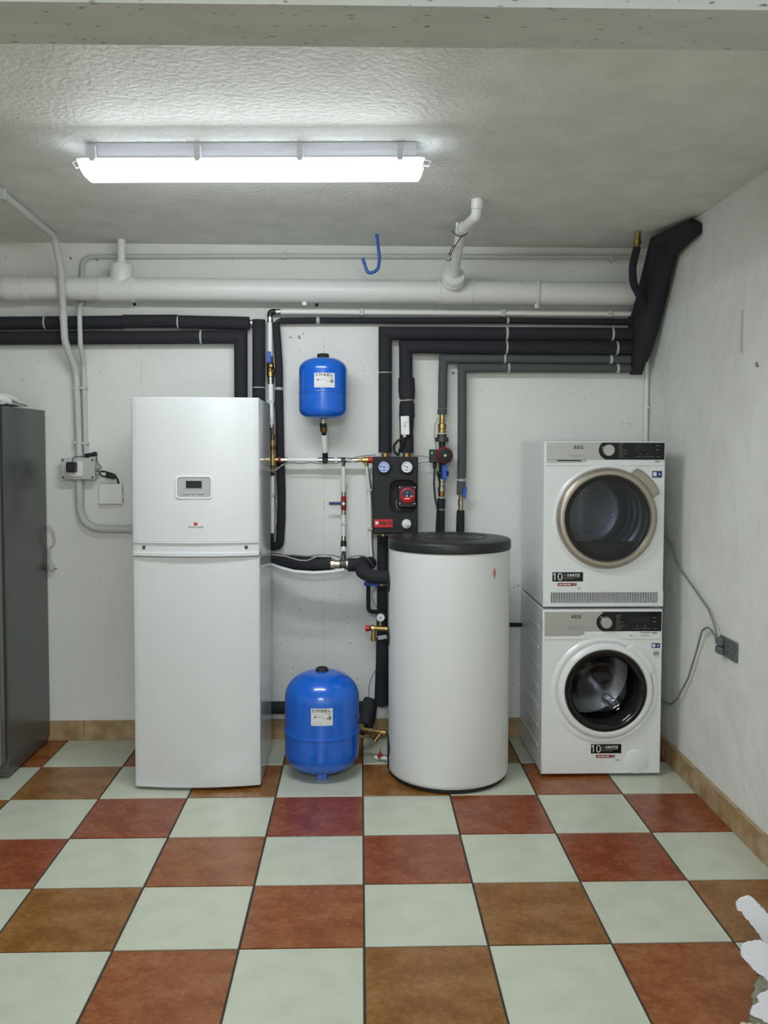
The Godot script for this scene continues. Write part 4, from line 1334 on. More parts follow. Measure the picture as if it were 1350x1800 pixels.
func conduits() -> void:
	var o := thing("conduit", "thick grey conduit from ceiling bending down past drain pipe to junction box", "conduit", Vector3(-1.551, 1.57, 0.03))
	wpart("tube", sh().tube(fil([Vector3(-1.39, 2.722, 2.92), Vector3(-1.555, 2.722, 1.0), Vector3(-1.600, 2.722, 0.225), Vector3(-1.582, 2.56, 0.186), Vector3(-1.588, 2.20, 0.125), Vector3(-1.562, 2.035, 0.026), Vector3(-1.555, 1.78, 0.026), Vector3(-1.551, 1.56, 0.028)], 0.12, 10), 0.0188, 20), M.conduit, o)
	for q in [[2.50, 2.44], [2.36, 2.30]]:
		wpart("sleeve", sh().cyl(Vector3(-1.582 - (2.56 - q[0]) * 0.0167, q[0], 0.186 - (2.56 - q[0]) * 0.169), Vector3(-1.582 - (2.56 - q[1]) * 0.0167, q[1], 0.186 - (2.56 - q[1]) * 0.169), 0.0202, 20), M.conduit, o)
	for y in [1.953, 1.655]:
		wpart("clip", sh().box(Vector3(-1.556, y, 0.022), Vector3(0.046, 0.016, 0.044), 0.005), M.box_grey, o)
	wpart("clip", sh().box(Vector3(-1.553, 2.716, 1.02), Vector3(0.05, 0.048, 0.018), 0.005), M.box_grey, o)
	o = thing("conduit", "thin grey conduit along the wall above drain pipe, dropping to junction box", "conduit", Vector3(-1.512, 1.57, 0.02))
	wpart("tube", sh().tube(fil([Vector3(1.52, 2.688, 0.02), Vector3(-0.43, 2.677, 0.02), Vector3(-1.525, 2.664, 0.016), Vector3(-1.527, 2.43, 0.016), Vector3(-1.512, 2.365, 0.112), Vector3(-1.510, 2.18, 0.112), Vector3(-1.522, 2.07, 0.02), Vector3(-1.519, 1.66, 0.02), Vector3(-1.512, 1.56, 0.02)], 0.07, 8), 0.0128, 16), M.conduit, o)
	for q in [Vector3(-1.522, 1.953, 0.018), Vector3(-1.519, 1.652, 0.018), Vector3(-1.527, 2.412, 0.018)]:
		wpart("clip", sh().box(q, Vector3(0.036, 0.018, 0.036), 0.005), M.box_grey, o)
	for x in [-0.43, 0.466, 1.367]:
		wpart("clip", sh().box(Vector3(x, 2.679, 0.018), Vector3(0.018, 0.038, 0.036), 0.005), M.box_grey, o)
	o = thing("conduit", "grey conduit curving from under the junction box across to heat pump", "conduit", Vector3(-1.551, 1.18, 0.03))
	wpart("tube", sh().tube(fil([Vector3(-1.552, 1.46, 0.03), Vector3(-1.551, 1.184, 0.03), Vector3(-1.27, 1.183, 0.03), Vector3(-1.03, 1.183, 0.035), Vector3(-1.0, 1.183, 0.215)], 0.15, 14), 0.0205, 20), M.conduit, o)
	wpart("sleeve", sh().cyl(Vector3(-1.552, 1.42, 0.03), Vector3(-1.551, 1.335, 0.03), 0.0222, 20), M.conduit, o)
	wpart("sleeve", sh().cyl(Vector3(-1.288, 1.183, 0.03), Vector3(-1.26, 1.183, 0.03), 0.0222, 20), M.conduit, o)
	o = thing("conduit", "slim white conduit dropping down the corner behind the dryer", "conduit", Vector3(1.578, 0.9, 0.015))
	wpart("tube", sh().cyl(Vector3(1.580, 0.9, 0.014), Vector3(1.578, 2.20, 0.014), 0.011, 14), M.pvc, o)
	wpart("clip", sh().box(Vector3(1.579, 1.86, 0.014), Vector3(0.03, 0.014, 0.028), 0.003), M.pvc, o)
	# junction box with its socket and plugs
	o = thing("junction_box", "grey wall junction box with screwed lid and white socket plate", "junction box", Vector3(-1.546, 1.457, 0))
	part("box", sh().box(Vector3(0, 0.058, 0.030), Vector3(0.176, 0.112, 0.058), 0.004), M.box_grey, o)
	var lid: MeshInstance3D = part("lid", sh().box(Vector3(0, 0.058, 0.064), Vector3(0.182, 0.118, 0.016), 0.005), M.box_grey, o)
	for q in [[-0.079, 0.105], [0.079, 0.105], [-0.079, 0.011], [0.079, 0.011]]:
		part("screw", sh().cyl(Vector3(q[0], q[1], 0.070), Vector3(q[0], q[1], 0.0745), 0.006, 14), M.iron, lid)
	part("socket_plate", sh().box(Vector3(-0.012, 0.057, 0.076), Vector3(0.082, 0.082, 0.010), 0.003), M.white_plastic, lid)
	part("cable_gland", sh().cyl(Vector3(0.088, 0.036, 0.03), Vector3(0.104, 0.036, 0.03), 0.011, 14), M.box_grey, o)
	part("cable_gland", sh().cyl(Vector3(0.088, 0.066, 0.03), Vector3(0.100, 0.066, 0.03), 0.011, 14), M.box_grey, o)
	lone("plug_adapter", sh().box(Vector3(-1.568, 1.525, 0.103), Vector3(0.050, 0.056, 0.044), 0.008), M.black_plastic, "black square plug adapter in the white socket of junction box", "plug")
	lone("inline_adapter", sh().at(Transform3D(Basis(Vector3.BACK, 0.14), Vector3(-1.479, 1.590, 0.06))).box(Vector3.ZERO, Vector3(0.066, 0.022, 0.024), 0.009).box(Vector3(0.022, 0.001, 0), Vector3(0.026, 0.026, 0.027), 0.009), M.black_plastic, "black cable adapter lying on top edge of junction box", "adapter")
	cable("plug_cable", "thin black cable from plug adapter over the box to inline adapter", [Vector3(-1.566, 1.553, 0.10), Vector3(-1.562, 1.576, 0.10), Vector3(-1.545, 1.582, 0.09), Vector3(-1.512, 1.582, 0.065)], 0.0022, M.rubber)
	cable("adapter_cable", "thin black cable dropping from inline adapter beside junction box", [Vector3(-1.448, 1.590, 0.06), Vector3(-1.449, 1.55, 0.055), Vector3(-1.425, 1.525, 0.05), Vector3(-1.432, 1.510, 0.05), Vector3(-1.458, 1.496, 0.04)], 0.0022, M.rubber)
	cable("power_cable", "black cable arching from junction box gland to black connector", [Vector3(-1.445, 1.493, 0.03), Vector3(-1.42, 1.502, 0.045), Vector3(-1.385, 1.492, 0.045), Vector3(-1.362, 1.484, 0.04)], 0.0045, M.rubber)
	cable("power_cable", "lower black cable looping from junction box gland under first cable", [Vector3(-1.442, 1.493, 0.03), Vector3(-1.43, 1.478, 0.05), Vector3(-1.395, 1.470, 0.05), Vector3(-1.375, 1.474, 0.045)], 0.004, M.rubber)
	lone("cable_connector", sh().at(Transform3D(Basis(Vector3.BACK, -0.18), Vector3(-1.378, 1.475, 0.04))).box(Vector3.ZERO, Vector3(0.05, 0.028, 0.03), 0.007), M.black_plastic, "black cable connector above the blank white wall box", "connector")
	cable("power_cable", "pair of black cables entering the top of blank white wall box", [Vector3(-1.356, 1.476, 0.04), Vector3(-1.345, 1.462, 0.038), Vector3(-1.338, 1.432, 0.03)], 0.0055, M.rubber)
	o = thing("wall_box", "blank flat white wall box below black cables beside heat pump", "wall box", Vector3(-1.383, 1.32, 0))
	part("cover", sh().box(Vector3(0, 0.056, 0.018), Vector3(0.126, 0.110, 0.034), 0.004), M.white_plastic, o)
	part("screw", sh().box(Vector3(0.064, 0.082, 0.02), Vector3(0.003, 0.008, 0.008), 0.001).box(Vector3(0.064, 0.02, 0.02), Vector3(0.003, 0.008, 0.008), 0.001), M.iron, o)
	# loose fridge lead on the wall
	cable("fridge_lead", "grey mains lead looping out behind fridge on the wall", [Vector3(-1.78, 1.17, 0.03), Vector3(-1.728, 1.215, 0.025), Vector3(-1.70, 1.165, 0.022), Vector3(-1.692, 1.11, 0.02), Vector3(-1.71, 1.085, 0.025), Vector3(-1.726, 1.083, 0.03), Vector3(-1.722, 1.03, 0.03), Vector3(-1.712, 0.99, 0.03)], 0.0042, M.cable_cream)
	o = thing("mains_plug", "cream mains plug hanging on the wall beside fridge", "plug", Vector3(-1.706, 0.952, 0.03))
	part("plug_body", sh().at(Transform3D(Basis(Vector3.BACK, 0.12), Vector3(-0.004, 0.022, 0))).lathe([Vector2(0, -0.018), Vector2(0.015, -0.018), Vector2(0.018, -0.012), Vector2(0.014, 0.012), Vector2(0.006, 0.026), Vector2(0, 0.026)], 20), M.cable_cream, o)
	part("pin", sh().cyl(Vector3(0.008, 0.012, 0.004), Vector3(0.030, 0.014, 0.004), 0.0022, 10), M.steel_wire, o)


func black_pipes() -> void:
	var R := Vector3.RIGHT
	var U := Vector3.UP
	var foam: Material = M.foam_black
	var gl := "black foam insulated pipes at left of the wall"
	var o := sleeved("upper of two black insulated pipes entering at left, ending in an elbow", [[Vector3(-3.3, 2.276, 0.055), Vector3(-1.30, 2.308, 0.055)], [Vector3(-1.298, 2.312, 0.056), Vector3(-1.002, 2.315, 0.056)], [Vector3(-0.998, 2.312, 0.055), Vector3(-0.618, 2.306, 0.055)], [Vector3(-0.566, 2.325, 0.055), Vector3(-0.568, 1.962, 0.055)], [Vector3(-0.568, 1.955, 0.055), Vector3(-0.568, 1.20, 0.055)]], 0.0355, foam, [[Vector3(-1.0, 2.309, 0.055), R, 0.0375, 0.004], [Vector3(-1.712, 2.302, 0.055), R, 0.0375, 0.004], [Vector3(-0.568, 1.958, 0.055), U, 0.036, 0.003]], gl)
	wpart("elbow", sh().tube(fil([Vector3(-0.62, 2.309, 0.055), Vector3(-0.566, 2.309, 0.055), Vector3(-0.566, 2.26, 0.055)], 0.02, 6), 0.014, 16), M.black_plastic, o)
	wpart("collar", sh().cyl(Vector3(-0.612, 2.309, 0.055), Vector3(-0.598, 2.309, 0.055), 0.018, 20), M.chrome, o)
	sleeved("lower of two black insulated pipes entering at left, mitred down behind heat pump", [[Vector3(-3.3, 2.203, 0.058), Vector3(-0.664, 2.231, 0.058), Vector3(-0.666, 1.20, 0.058)]], 0.0365, foam, [[Vector3(-0.877, 2.229, 0.058), R, 0.0382, 0.005]], gl)
	# slender run: from the right hand riser to the middle, down beside the heat pump
	o = sleeved("slender black insulated pipe along the wall then down beside heat pump", [[Vector3(1.47, 2.329, 0.042), Vector3(0.80, 2.332, 0.042)], [Vector3(0.788, 2.332, 0.042), Vector3(-0.236, 2.325, 0.042)], [Vector3(-0.256, 2.325, 0.042), Vector3(-0.452, 2.322, 0.042)]], 0.0175, foam, [[Vector3(-0.246, 2.325, 0.042), R, 0.0185, 0.009], [Vector3(0.794, 2.332, 0.042), R, 0.0185, 0.006]], "")
	wpart("sleeve", sh().tube(fil([Vector3(-0.476, 2.312, 0.048), Vector3(-0.466, 2.20, 0.048), Vector3(-0.459, 2.08, 0.048), Vector3(-0.4575, 1.962, 0.048)], 0.2, 4), 0.0215, 20), foam, o)
	wpart("sleeve", sh().tube(fil([Vector3(-0.459, 1.945, 0.048), Vector3(-0.453, 1.60, 0.048), Vector3(-0.447, 1.40, 0.048), Vector3(-0.448, 1.25, 0.048), Vector3(-0.457, 1.092, 0.048), Vector3(-0.60, 1.082, 0.048)], 0.03, 3), 0.0232, 20), foam, o)
	wpart("tie", sh().cyl(Vector3(-0.458, 1.962, 0.048), Vector3(-0.459, 1.946, 0.048), 0.0195, 20), M.tie, o)
	wpart("elbow", sh().tube(fil([Vector3(-0.44, 2.323, 0.042), Vector3(-0.468, 2.323, 0.042), Vector3(-0.470, 2.29, 0.046)], 0.015, 5), 0.011, 14), M.black_plastic, o)
	# the two that feed the pump station
	var gp := "black insulated pipes above the pump station"
	sleeved("outer black insulated pipe mitred down to left top of the pump station", [[Vector3(1.47, 2.2575, 0.075), Vector3(0.79, 2.2565, 0.075)], [Vector3(0.775, 2.2565, 0.075), Vector3(0.120, 2.2545, 0.075), Vector3(0.1205, 2.046, 0.078)], [Vector3(0.1205, 2.036, 0.082), Vector3(0.121, 1.606, 0.085)]], 0.0365, foam, [[Vector3(0.783, 2.2565, 0.075), R, 0.0375, 0.006], [Vector3(1.363, 2.257, 0.075), R, 0.0375, 0.006], [Vector3(0.1205, 2.041, 0.08), U, 0.034, 0.003]], gp)
	o = sleeved("inner black insulated pipe mitred down to right top of the pump station", [[Vector3(1.47, 2.181, 0.075), Vector3(0.79, 2.1815, 0.075)], [Vector3(0.775, 2.1815, 0.075), Vector3(0.2315, 2.1815, 0.075), Vector3(0.2335, 2.01, 0.078)]], 0.0365, foam, [[Vector3(0.783, 2.1815, 0.075), R, 0.0375, 0.005], [Vector3(1.389, 2.181, 0.075), R, 0.0375, 0.006]], gp)
	wpart("sleeve", sh().tube([Vector3(0.236, 2.012, 0.082), Vector3(0.238, 1.94, 0.082), Vector3(0.239, 1.905, 0.082), Vector3(0.238, 1.893, 0.082)], [0.0445, 0.0455, 0.042, 0.037], 20), foam, o)
	wpart("sleeve", sh().tube([Vector3(0.239, 1.889, 0.082), Vector3(0.239, 1.87, 0.082), Vector3(0.239, 1.81, 0.082), Vector3(0.239, 1.797, 0.082)], [0.034, 0.041, 0.043, 0.042], 20), foam, o)
	wpart("sleeve", sh().tube([Vector3(0.238, 1.797, 0.080), Vector3(0.238, 1.76, 0.080), Vector3(0.237, 1.712, 0.080), Vector3(0.238, 1.690, 0.080), Vector3(0.238, 1.606, 0.082)], [0.040, 0.039, 0.036, 0.038, 0.038], 20), foam, o)
	wpart("tie", sh().cyl(Vector3(0.2385, 1.894, 0.082), Vector3(0.239, 1.888, 0.082), 0.038, 20, 0.001), M.tie, o)
	wpart("tie", sh().cyl(Vector3(0.238, 1.714, 0.080), Vector3(0.238, 1.708, 0.080), 0.0375, 20, 0.001), M.rubber, o)
	# grey pair
	var gg := "grey insulated pipes with blue levers"
	o = sleeved("upper grey insulated pipe, its drop ending at the brass fittings above pump", [[Vector3(1.47, 2.121, 0.06), Vector3(0.785, 2.1205, 0.06)], [Vector3(0.770, 2.1205, 0.06), Vector3(0.439, 2.1195, 0.06), Vector3(0.4375, 2.05, 0.06)], [Vector3(0.4365, 2.049, 0.0615), Vector3(0.435, 1.853, 0.0615)]], 0.0248, M.foam_grey, [[Vector3(0.776, 2.1205, 0.06), R, 0.0265, 0.006], [Vector3(1.361, 2.121, 0.06), R, 0.0275, 0.008]], gg)
	wpart("sleeve", sh().tube([Vector3(0.434, 1.849, 0.063), Vector3(0.433, 1.815, 0.063)], [0.025, 0.026], 20), M.foam_grey, o)
	o = sleeved("lower grey insulated pipe, its long drop ending at a blue lever", [[Vector3(1.47, 2.0715, 0.06), Vector3(0.805, 2.0715, 0.06)], [Vector3(0.792, 2.0715, 0.06), Vector3(0.542, 2.0705, 0.06), Vector3(0.5425, 1.97, 0.06)], [Vector3(0.5425, 1.969, 0.0615), Vector3(0.544, 1.70, 0.0615), Vector3(0.5435, 1.465, 0.0615)], [Vector3(0.5425, 1.450, 0.06), Vector3(0.5405, 1.375, 0.06)]], 0.0246, M.foam_grey, [[Vector3(0.798, 2.0715, 0.06), R, 0.0265, 0.006], [Vector3(1.40, 2.0715, 0.06), R, 0.0275, 0.007], [Vector3(0.543, 1.4575, 0.06), U, 0.020, 0.009]], gg)
	# bundle that climbs along the right corner to the ceiling
	o = thing("pipe_bundle", "thick bundle of black wrapped pipes climbing the right corner to ceiling", "pipe bundle", Vector3(1.47, 2.05, 0.06))
	var low := [Vector3(1.512, 2.0715, 0.06), Vector3(1.510, 2.127, 0.062), Vector3(1.508, 2.1815, 0.075), Vector3(1.506, 2.257, 0.075), Vector3(1.505, 2.329, 0.045)]
	var high := [Vector3(1.556, 2.63, 0.44), Vector3(1.542, 2.66, 0.43), Vector3(1.52, 2.67, 0.41), Vector3(1.495, 2.685, 0.40), Vector3(1.50, 2.69, 0.36)]
	var far := [Vector3(1.570, 2.665, 0.73), Vector3(1.570, 2.68, 0.73), Vector3(1.570, 2.695, 0.70), Vector3(1.570, 2.705, 0.68), Vector3(1.570, 2.708, 0.64)]
	for i in 5:
		wpart("sleeve", sh().tube([low[i] - Vector3(0.036, 0, 0), low[i], high[i], far[i]], [0.034, 0.034, 0.032, 0.026], 18), foam, o)
	wpart("wrap", sh().tube([Vector3(1.515, 2.12, 0.085), Vector3(1.525, 2.28, 0.18), Vector3(1.54, 2.45, 0.27), Vector3(1.545, 2.60, 0.36)], [0.045, 0.058, 0.056, 0.046], 14), foam, o)
	wpart("tie", sh().at(Transform3D(Basis(Vector3.UP, -0.3), Vector3(1.560, 2.655, 0.50))).box(Vector3.ZERO, Vector3(0.012, 0.03, 0.004), 0.001), M.tie, o)
	o = thing("hose_riser", "short black hose with brass ceiling fitting joining the pipe bundle", "hose", Vector3(1.398, 2.65, 0.38))
	wpart("hose", sh().tube(fil([Vector3(1.397, 2.66, 0.38), Vector3(1.376, 2.56, 0.375), Vector3(1.392, 2.48, 0.345), Vector3(1.47, 2.40, 0.27)], 0.1, 6), 0.0195, 18), foam, o)
	chain(o, [["fitting", Vector3(1.397, 2.652, 0.38), Vector3(1.398, 2.672, 0.38), 0.014, M.brass], ["fitting_nut", Vector3(1.398, 2.672, 0.38), Vector3(1.398, 2.70, 0.38), 0.019, M.brass, 6], ["fitting", Vector3(1.398, 2.70, 0.38), Vector3(1.400, CEIL, 0.38), 0.016, M.brass]])


func middle_pipes() -> void:
	var W: Material = M.pipe_white
	# top white run and its drop
	var o := thing("water_pipe", "white water pipe along the wall above the black pipes, dropping past heat pump", "pipe", Vector3(-0.495, 1.70, 0.05))
	wpart("pipe", sh().cyl(Vector3(-0.47, 2.370, 0.05), Vector3(1.47, 2.371, 0.05), 0.0138, 18), W, o)
	for x in [-0.007, 0.767, 1.357]:
		wpart("bracket", sh().box(Vector3(x, 2.370, 0.046), Vector3(0.022, 0.036, 0.05), 0.004), M.box_grey, o)
	wpart("elbow", sh().tube(fil([Vector3(-0.462, 2.370, 0.05), Vector3(-0.506, 2.370, 0.05), Vector3(-0.506, 2.33, 0.05)], 0.016, 6), 0.0155, 16), M.black_plastic, o)
	chain(o, [["press_sleeve", Vector3(-0.475, 2.370, 0.05), Vector3(-0.448, 2.370, 0.05), 0.0165, M.chrome], ["press_sleeve", Vector3(-0.506, 2.342, 0.05), Vector3(-0.506, 2.312, 0.05), 0.0165, M.chrome], ["pipe", Vector3(-0.506, 2.315, 0.05), Vector3(-0.5065, 2.125, 0.05), 0.0138, W]])
	chain(o, [["pipe", Vector3(-0.5035, 1.985, 0.05), Vector3(-0.498, 1.75, 0.086), 0.0138, W], ["press_sleeve", Vector3(-0.4965, 1.762, 0.084), Vector3(-0.4955, 1.735, 0.089), 0.0125, M.chrome]])
	wpart("bracket", sh().box(Vector3(-0.502, 1.882, 0.05), Vector3(0.036, 0.02, 0.062), 0.004), M.box_grey, o)
	var v := thing("ball_valve", "brass valve with upright blue lever on the white pipe above heat pump", "valve", Vector3(-0.504, 1.98, 0.05))
	chain(v, [["nut", Vector3(-0.5065, 2.128, 0.05), Vector3(-0.506, 2.09, 0.05), 0.0165, M.nickel, 6], ["body", Vector3(-0.506, 2.092, 0.05), Vector3(-0.505, 2.045, 0.05), 0.0195, M.brass_dark], ["nut", Vector3(-0.505, 2.046, 0.05), Vector3(-0.504, 2.018, 0.05), 0.0225, M.brass, 6], ["press_sleeve", Vector3(-0.504, 2.018, 0.05), Vector3(-0.5035, 1.978, 0.05), 0.0165, M.chrome], ["stem", Vector3(-0.502, 2.07, 0.06), Vector3(-0.498, 2.075, 0.085), 0.009, M.brass_dark]])
	lever(v, "lever", Vector3(-0.509, 2.12, 0.088), Vector3(0.022, 0.062, 0.012), M.handle_blue)
	wpart("side_port", sh().hexa(Vector3(-0.49, 2.05, 0.055), Vector3(-0.476, 2.05, 0.06), 0.012), M.brass_dark, v)
	# brass mixing valve with the thin pipe below it
	o = thing("mixing_valve", "brass valve stack on thin white pipe beside right edge of heat pump", "valve", Vector3(-0.492, 1.48, 0.09))
	chain(o, [["body", Vector3(-0.494, 1.735, 0.09), Vector3(-0.492, 1.70, 0.09), 0.010, M.brass_dark], ["nut", Vector3(-0.492, 1.70, 0.09), Vector3(-0.492, 1.675, 0.09), 0.017, M.brass_dark, 6], ["body", Vector3(-0.492, 1.675, 0.09), Vector3(-0.492, 1.60, 0.09), 0.0135, M.brass], ["nut", Vector3(-0.490, 1.642, 0.092), Vector3(-0.490, 1.618, 0.092), 0.019, M.brass_dark, 6], ["body", Vector3(-0.491, 1.60, 0.09), Vector3(-0.492, 1.535, 0.09), 0.019, M.brass], ["nut", Vector3(-0.492, 1.535, 0.09), Vector3(-0.492, 1.495, 0.09), 0.015, M.brass_dark, 6], ["outlet", Vector3(-0.485, 1.566, 0.09), Vector3(-0.458, 1.566, 0.09), 0.014, M.brass], ["red_ring", Vector3(-0.460, 1.566, 0.09), Vector3(-0.447, 1.566, 0.09), 0.0155, M.red_dull], ["tail", Vector3(-0.492, 1.495, 0.09), Vector3(-0.493, 1.475, 0.09), 0.008, M.black_plastic], ["pipe", Vector3(-0.493, 1.478, 0.09), Vector3(-0.494, 1.165, 0.09), 0.0105, W], ["tail", Vector3(-0.494, 1.168, 0.09), Vector3(-0.494, 1.115, 0.09), 0.009, M.black_plastic]])
	wpart("bracket", sh().box(Vector3(-0.4935, 1.372, 0.062), Vector3(0.028, 0.016, 0.082), 0.003), M.box_grey, o)
	# level run between the mixing valve and the pump station
	o = thing("water_pipe", "level white pipe with chrome tees below the wall-hung blue vessel", "pipe", Vector3(-0.2, 1.565, 0.09))
	var y := 1.565
	chain(o, [["press_sleeve", Vector3(-0.447, y, 0.09), Vector3(-0.408, y, 0.09), 0.0145, M.chrome], ["pipe", Vector3(-0.41, y, 0.09), Vector3(-0.235, y, 0.09), 0.0115, W], ["press_sleeve", Vector3(-0.245, y, 0.09), Vector3(-0.215, y, 0.09), 0.0145, M.chrome], ["tee", Vector3(-0.222, y, 0.09), Vector3(-0.19, y, 0.09), 0.0155, M.black_plastic], ["press_sleeve", Vector3(-0.192, y, 0.09), Vector3(-0.155, y, 0.09), 0.0145, M.chrome], ["pipe", Vector3(-0.157, y, 0.09), Vector3(-0.138, y, 0.09), 0.0115, W], ["press_sleeve", Vector3(-0.140, y, 0.09), Vector3(-0.118, y, 0.09), 0.0145, M.chrome], ["tee", Vector3(-0.120, y, 0.09), Vector3(-0.092, y, 0.09), 0.0145, M.black_plastic], ["press_sleeve", Vector3(-0.094, y, 0.09), Vector3(-0.064, y, 0.09), 0.0145, M.chrome], ["pipe", Vector3(-0.066, y, 0.09), Vector3(-0.05, y, 0.09), 0.0115, W], ["press_sleeve", Vector3(-0.052, y, 0.09), Vector3(-0.028, y, 0.09), 0.0135, M.chrome]])
	wpart("tee_branch", sh().cyl(Vector3(-0.205, y, 0.09), Vector3(-0.205, y - 0.003, 0.118), 0.0165, 18), M.black_plastic, o)
	o = thing("safety_valve", "brass safety valve with red cap at left edge of pump station", "valve", Vector3(0.0, 1.54, 0.09))
	chain(o, [["body", Vector3(-0.03, y, 0.09), Vector3(-0.005, y, 0.09), 0.011, M.brass, 6], ["body", Vector3(-0.005, y + 0.001, 0.09), Vector3(0.03, y + 0.001, 0.09), 0.0165, M.brass], ["red_cap", Vector3(0.03, y + 0.001, 0.09), Vector3(0.056, y + 0.001, 0.09), 0.0185, M.red], ["outlet", Vector3(0.018, y, 0.09), Vector3(0.020, y - 0.032, 0.09), 0.0105, M.brass]])
	# short white drop from the wall vessel
	o = thing("vessel_connection", "short white pipe with brass nut under the wall-hung blue vessel", "pipe", Vector3(-0.205, 1.57, 0.06))
	chain(o, [["nut", Vector3(-0.2125, 1.764, 0.18), Vector3(-0.2115, 1.742, 0.178), 0.019, M.black_plastic], ["nut", Vector3(-0.2115, 1.745, 0.178), Vector3(-0.209, 1.718, 0.172), 0.021, M.brass_dark, 6], ["nut", Vector3(-0.209, 1.718, 0.172), Vector3(-0.208, 1.70, 0.166), 0.0135, M.black_plastic], ["pipe", Vector3(-0.208, 1.702, 0.166), Vector3(-0.205, 1.61, 0.115), 0.0165, W], ["press_sleeve", Vector3(-0.205, 1.612, 0.115), Vector3(-0.205, 1.572, 0.098), 0.0155, M.black_plastic]])
	# upright drop with the navy lever
	o = thing("water_pipe", "upright white pipe dropping from the tee towards the fat black pipe", "pipe", Vector3(-0.106, 1.02, 0.045))
	chain(o, [["press_sleeve", Vector3(-0.106, 1.560, 0.088), Vector3(-0.106, 1.528, 0.080), 0.010, M.nickel], ["pipe", Vector3(-0.106, 1.532, 0.081), Vector3(-0.106, 1.385, 0.045), 0.0115, W], ["pipe", Vector3(-0.106, 1.272, 0.045), Vector3(-0.106, 1.14, 0.045), 0.0115, W], ["press_sleeve", Vector3(-0.106, 1.145, 0.045), Vector3(-0.106, 1.118, 0.05), 0.0135, M.nickel], ["nut", Vector3(-0.106, 1.118, 0.05), Vector3(-0.106, 1.085, 0.06), 0.0165, M.black_plastic], ["pipe", Vector3(-0.106, 1.088, 0.06), Vector3(-0.105, 1.055, 0.10), 0.0125, W], ["press_sleeve", Vector3(-0.105, 1.058, 0.10), Vector3(-0.104, 1.02, 0.22), 0.0130, M.black_plastic]])
	for yy in [1.424, 1.212]:
		wpart("bracket", sh().box(Vector3(-0.106, yy, 0.034), Vector3(0.032, 0.014, 0.05), 0.003), M.box_grey, o)
	v = thing("ball_valve", "red bodied valve with sideways navy lever on the upright white pipe", "valve", Vector3(-0.106, 1.27, 0.045))
	chain(v, [["press_sleeve", Vector3(-0.106, 1.392, 0.045), Vector3(-0.106, 1.365, 0.045), 0.0135, M.chrome], ["nut", Vector3(-0.106, 1.366, 0.045), Vector3(-0.106, 1.345, 0.045), 0.0165, M.red_dull, 6], ["body", Vector3(-0.106, 1.346, 0.045), Vector3(-0.106, 1.308, 0.045), 0.0155, M.copper], ["nut", Vector3(-0.106, 1.309, 0.045), Vector3(-0.106, 1.29, 0.045), 0.0165, M.red_dull, 6], ["press_sleeve", Vector3(-0.106, 1.291, 0.045), Vector3(-0.106, 1.262, 0.045), 0.0135, M.chrome], ["stem", Vector3(-0.106, 1.327, 0.055), Vector3(-0.106, 1.327, 0.088), 0.007, M.brass], ["lever_nut", Vector3(-0.106, 1.327, 0.088), Vector3(-0.106, 1.327, 0.098), 0.010, M.chrome, 6]])
	lever(v, "lever", Vector3(-0.148, 1.328, 0.088), Vector3(0.075, 0.0165, 0.008), M.handle_navy)
	# thin discharge pipe
	o = thing("water_pipe", "thin white discharge pipe dropping beside left edge of pump station", "pipe", Vector3(0.05, 1.0, 0.04))
	wpart("pipe", sh().tube(fil([Vector3(0.020, 1.535, 0.088), Vector3(0.036, 1.38, 0.04), Vector3(0.042, 1.10, 0.036), Vector3(0.050, 0.985, 0.06)], 0.2, 4), 0.0092, 14), W, o)
	for q in [[0.0345, 1.40], [0.0405, 1.185]]:
		wpart("bracket", sh().box(Vector3(q[0], q[1], 0.03), Vector3(0.028, 0.014, 0.05), 0.003), M.box_grey, o)
	# sensor wires
	cable("sensor_wire", "thin grey wire sagging along the level white pipe below wall vessel", [Vector3(-0.52, 1.53, 0.112), Vector3(-0.485, 1.515, 0.115), Vector3(-0.44, 1.532, 0.112), Vector3(-0.40, 1.552, 0.106), Vector3(-0.33, 1.545, 0.104), Vector3(-0.285, 1.552, 0.104), Vector3(-0.23, 1.545, 0.108), Vector3(-0.14, 1.548, 0.108), Vector3(-0.06, 1.575, 0.106), Vector3(0.0, 1.588, 0.10), Vector3(0.07, 1.594, 0.10)], 0.0026, M.cable_grey)
	cable("sensor_wire", "pale wire looped beneath the brass valve stack at the heat pump's side", [Vector3(-0.525, 1.545, 0.12), Vector3(-0.50, 1.505, 0.122), Vector3(-0.47, 1.510, 0.12), Vector3(-0.43, 1.545, 0.105)], 0.0024, M.cable_cream)
	cable("sensor_wire", "grey wire trailing down from brass valve stack beside thin white pipe", [Vector3(-0.482, 1.50, 0.06), Vector3(-0.470, 1.42, 0.05), Vector3(-0.486, 1.36, 0.06), Vector3(-0.474, 1.27, 0.055), Vector3(-0.470, 1.22, 0.05), Vector3(-0.488, 1.155, 0.05)], 0.0026, M.cable_grey)
	cable("sensor_wire", "pair of grey wires lying along the top of fat black pipe", [Vector3(-0.54, 1.068, 0.20), Vector3(-0.45, 1.062, 0.23), Vector3(-0.37, 1.066, 0.25), Vector3(-0.30, 1.062, 0.27), Vector3(-0.22, 1.070, 0.27), Vector3(-0.15, 1.064, 0.26), Vector3(-0.11, 1.05, 0.255)], 0.0035, M.cable_grey)
	cable("sensor_wire", "pale wire dipping over the front of fat black pipe", [Vector3(-0.50, 1.066, 0.21), Vector3(-0.40, 1.060, 0.27), Vector3(-0.335, 1.044, 0.293), Vector3(-0.29, 1.042, 0.293), Vector3(-0.24, 1.064, 0.28), Vector3(-0.17, 1.069, 0.26), Vector3(-0.12, 1.058, 0.25)], 0.0026, M.cable_cream)
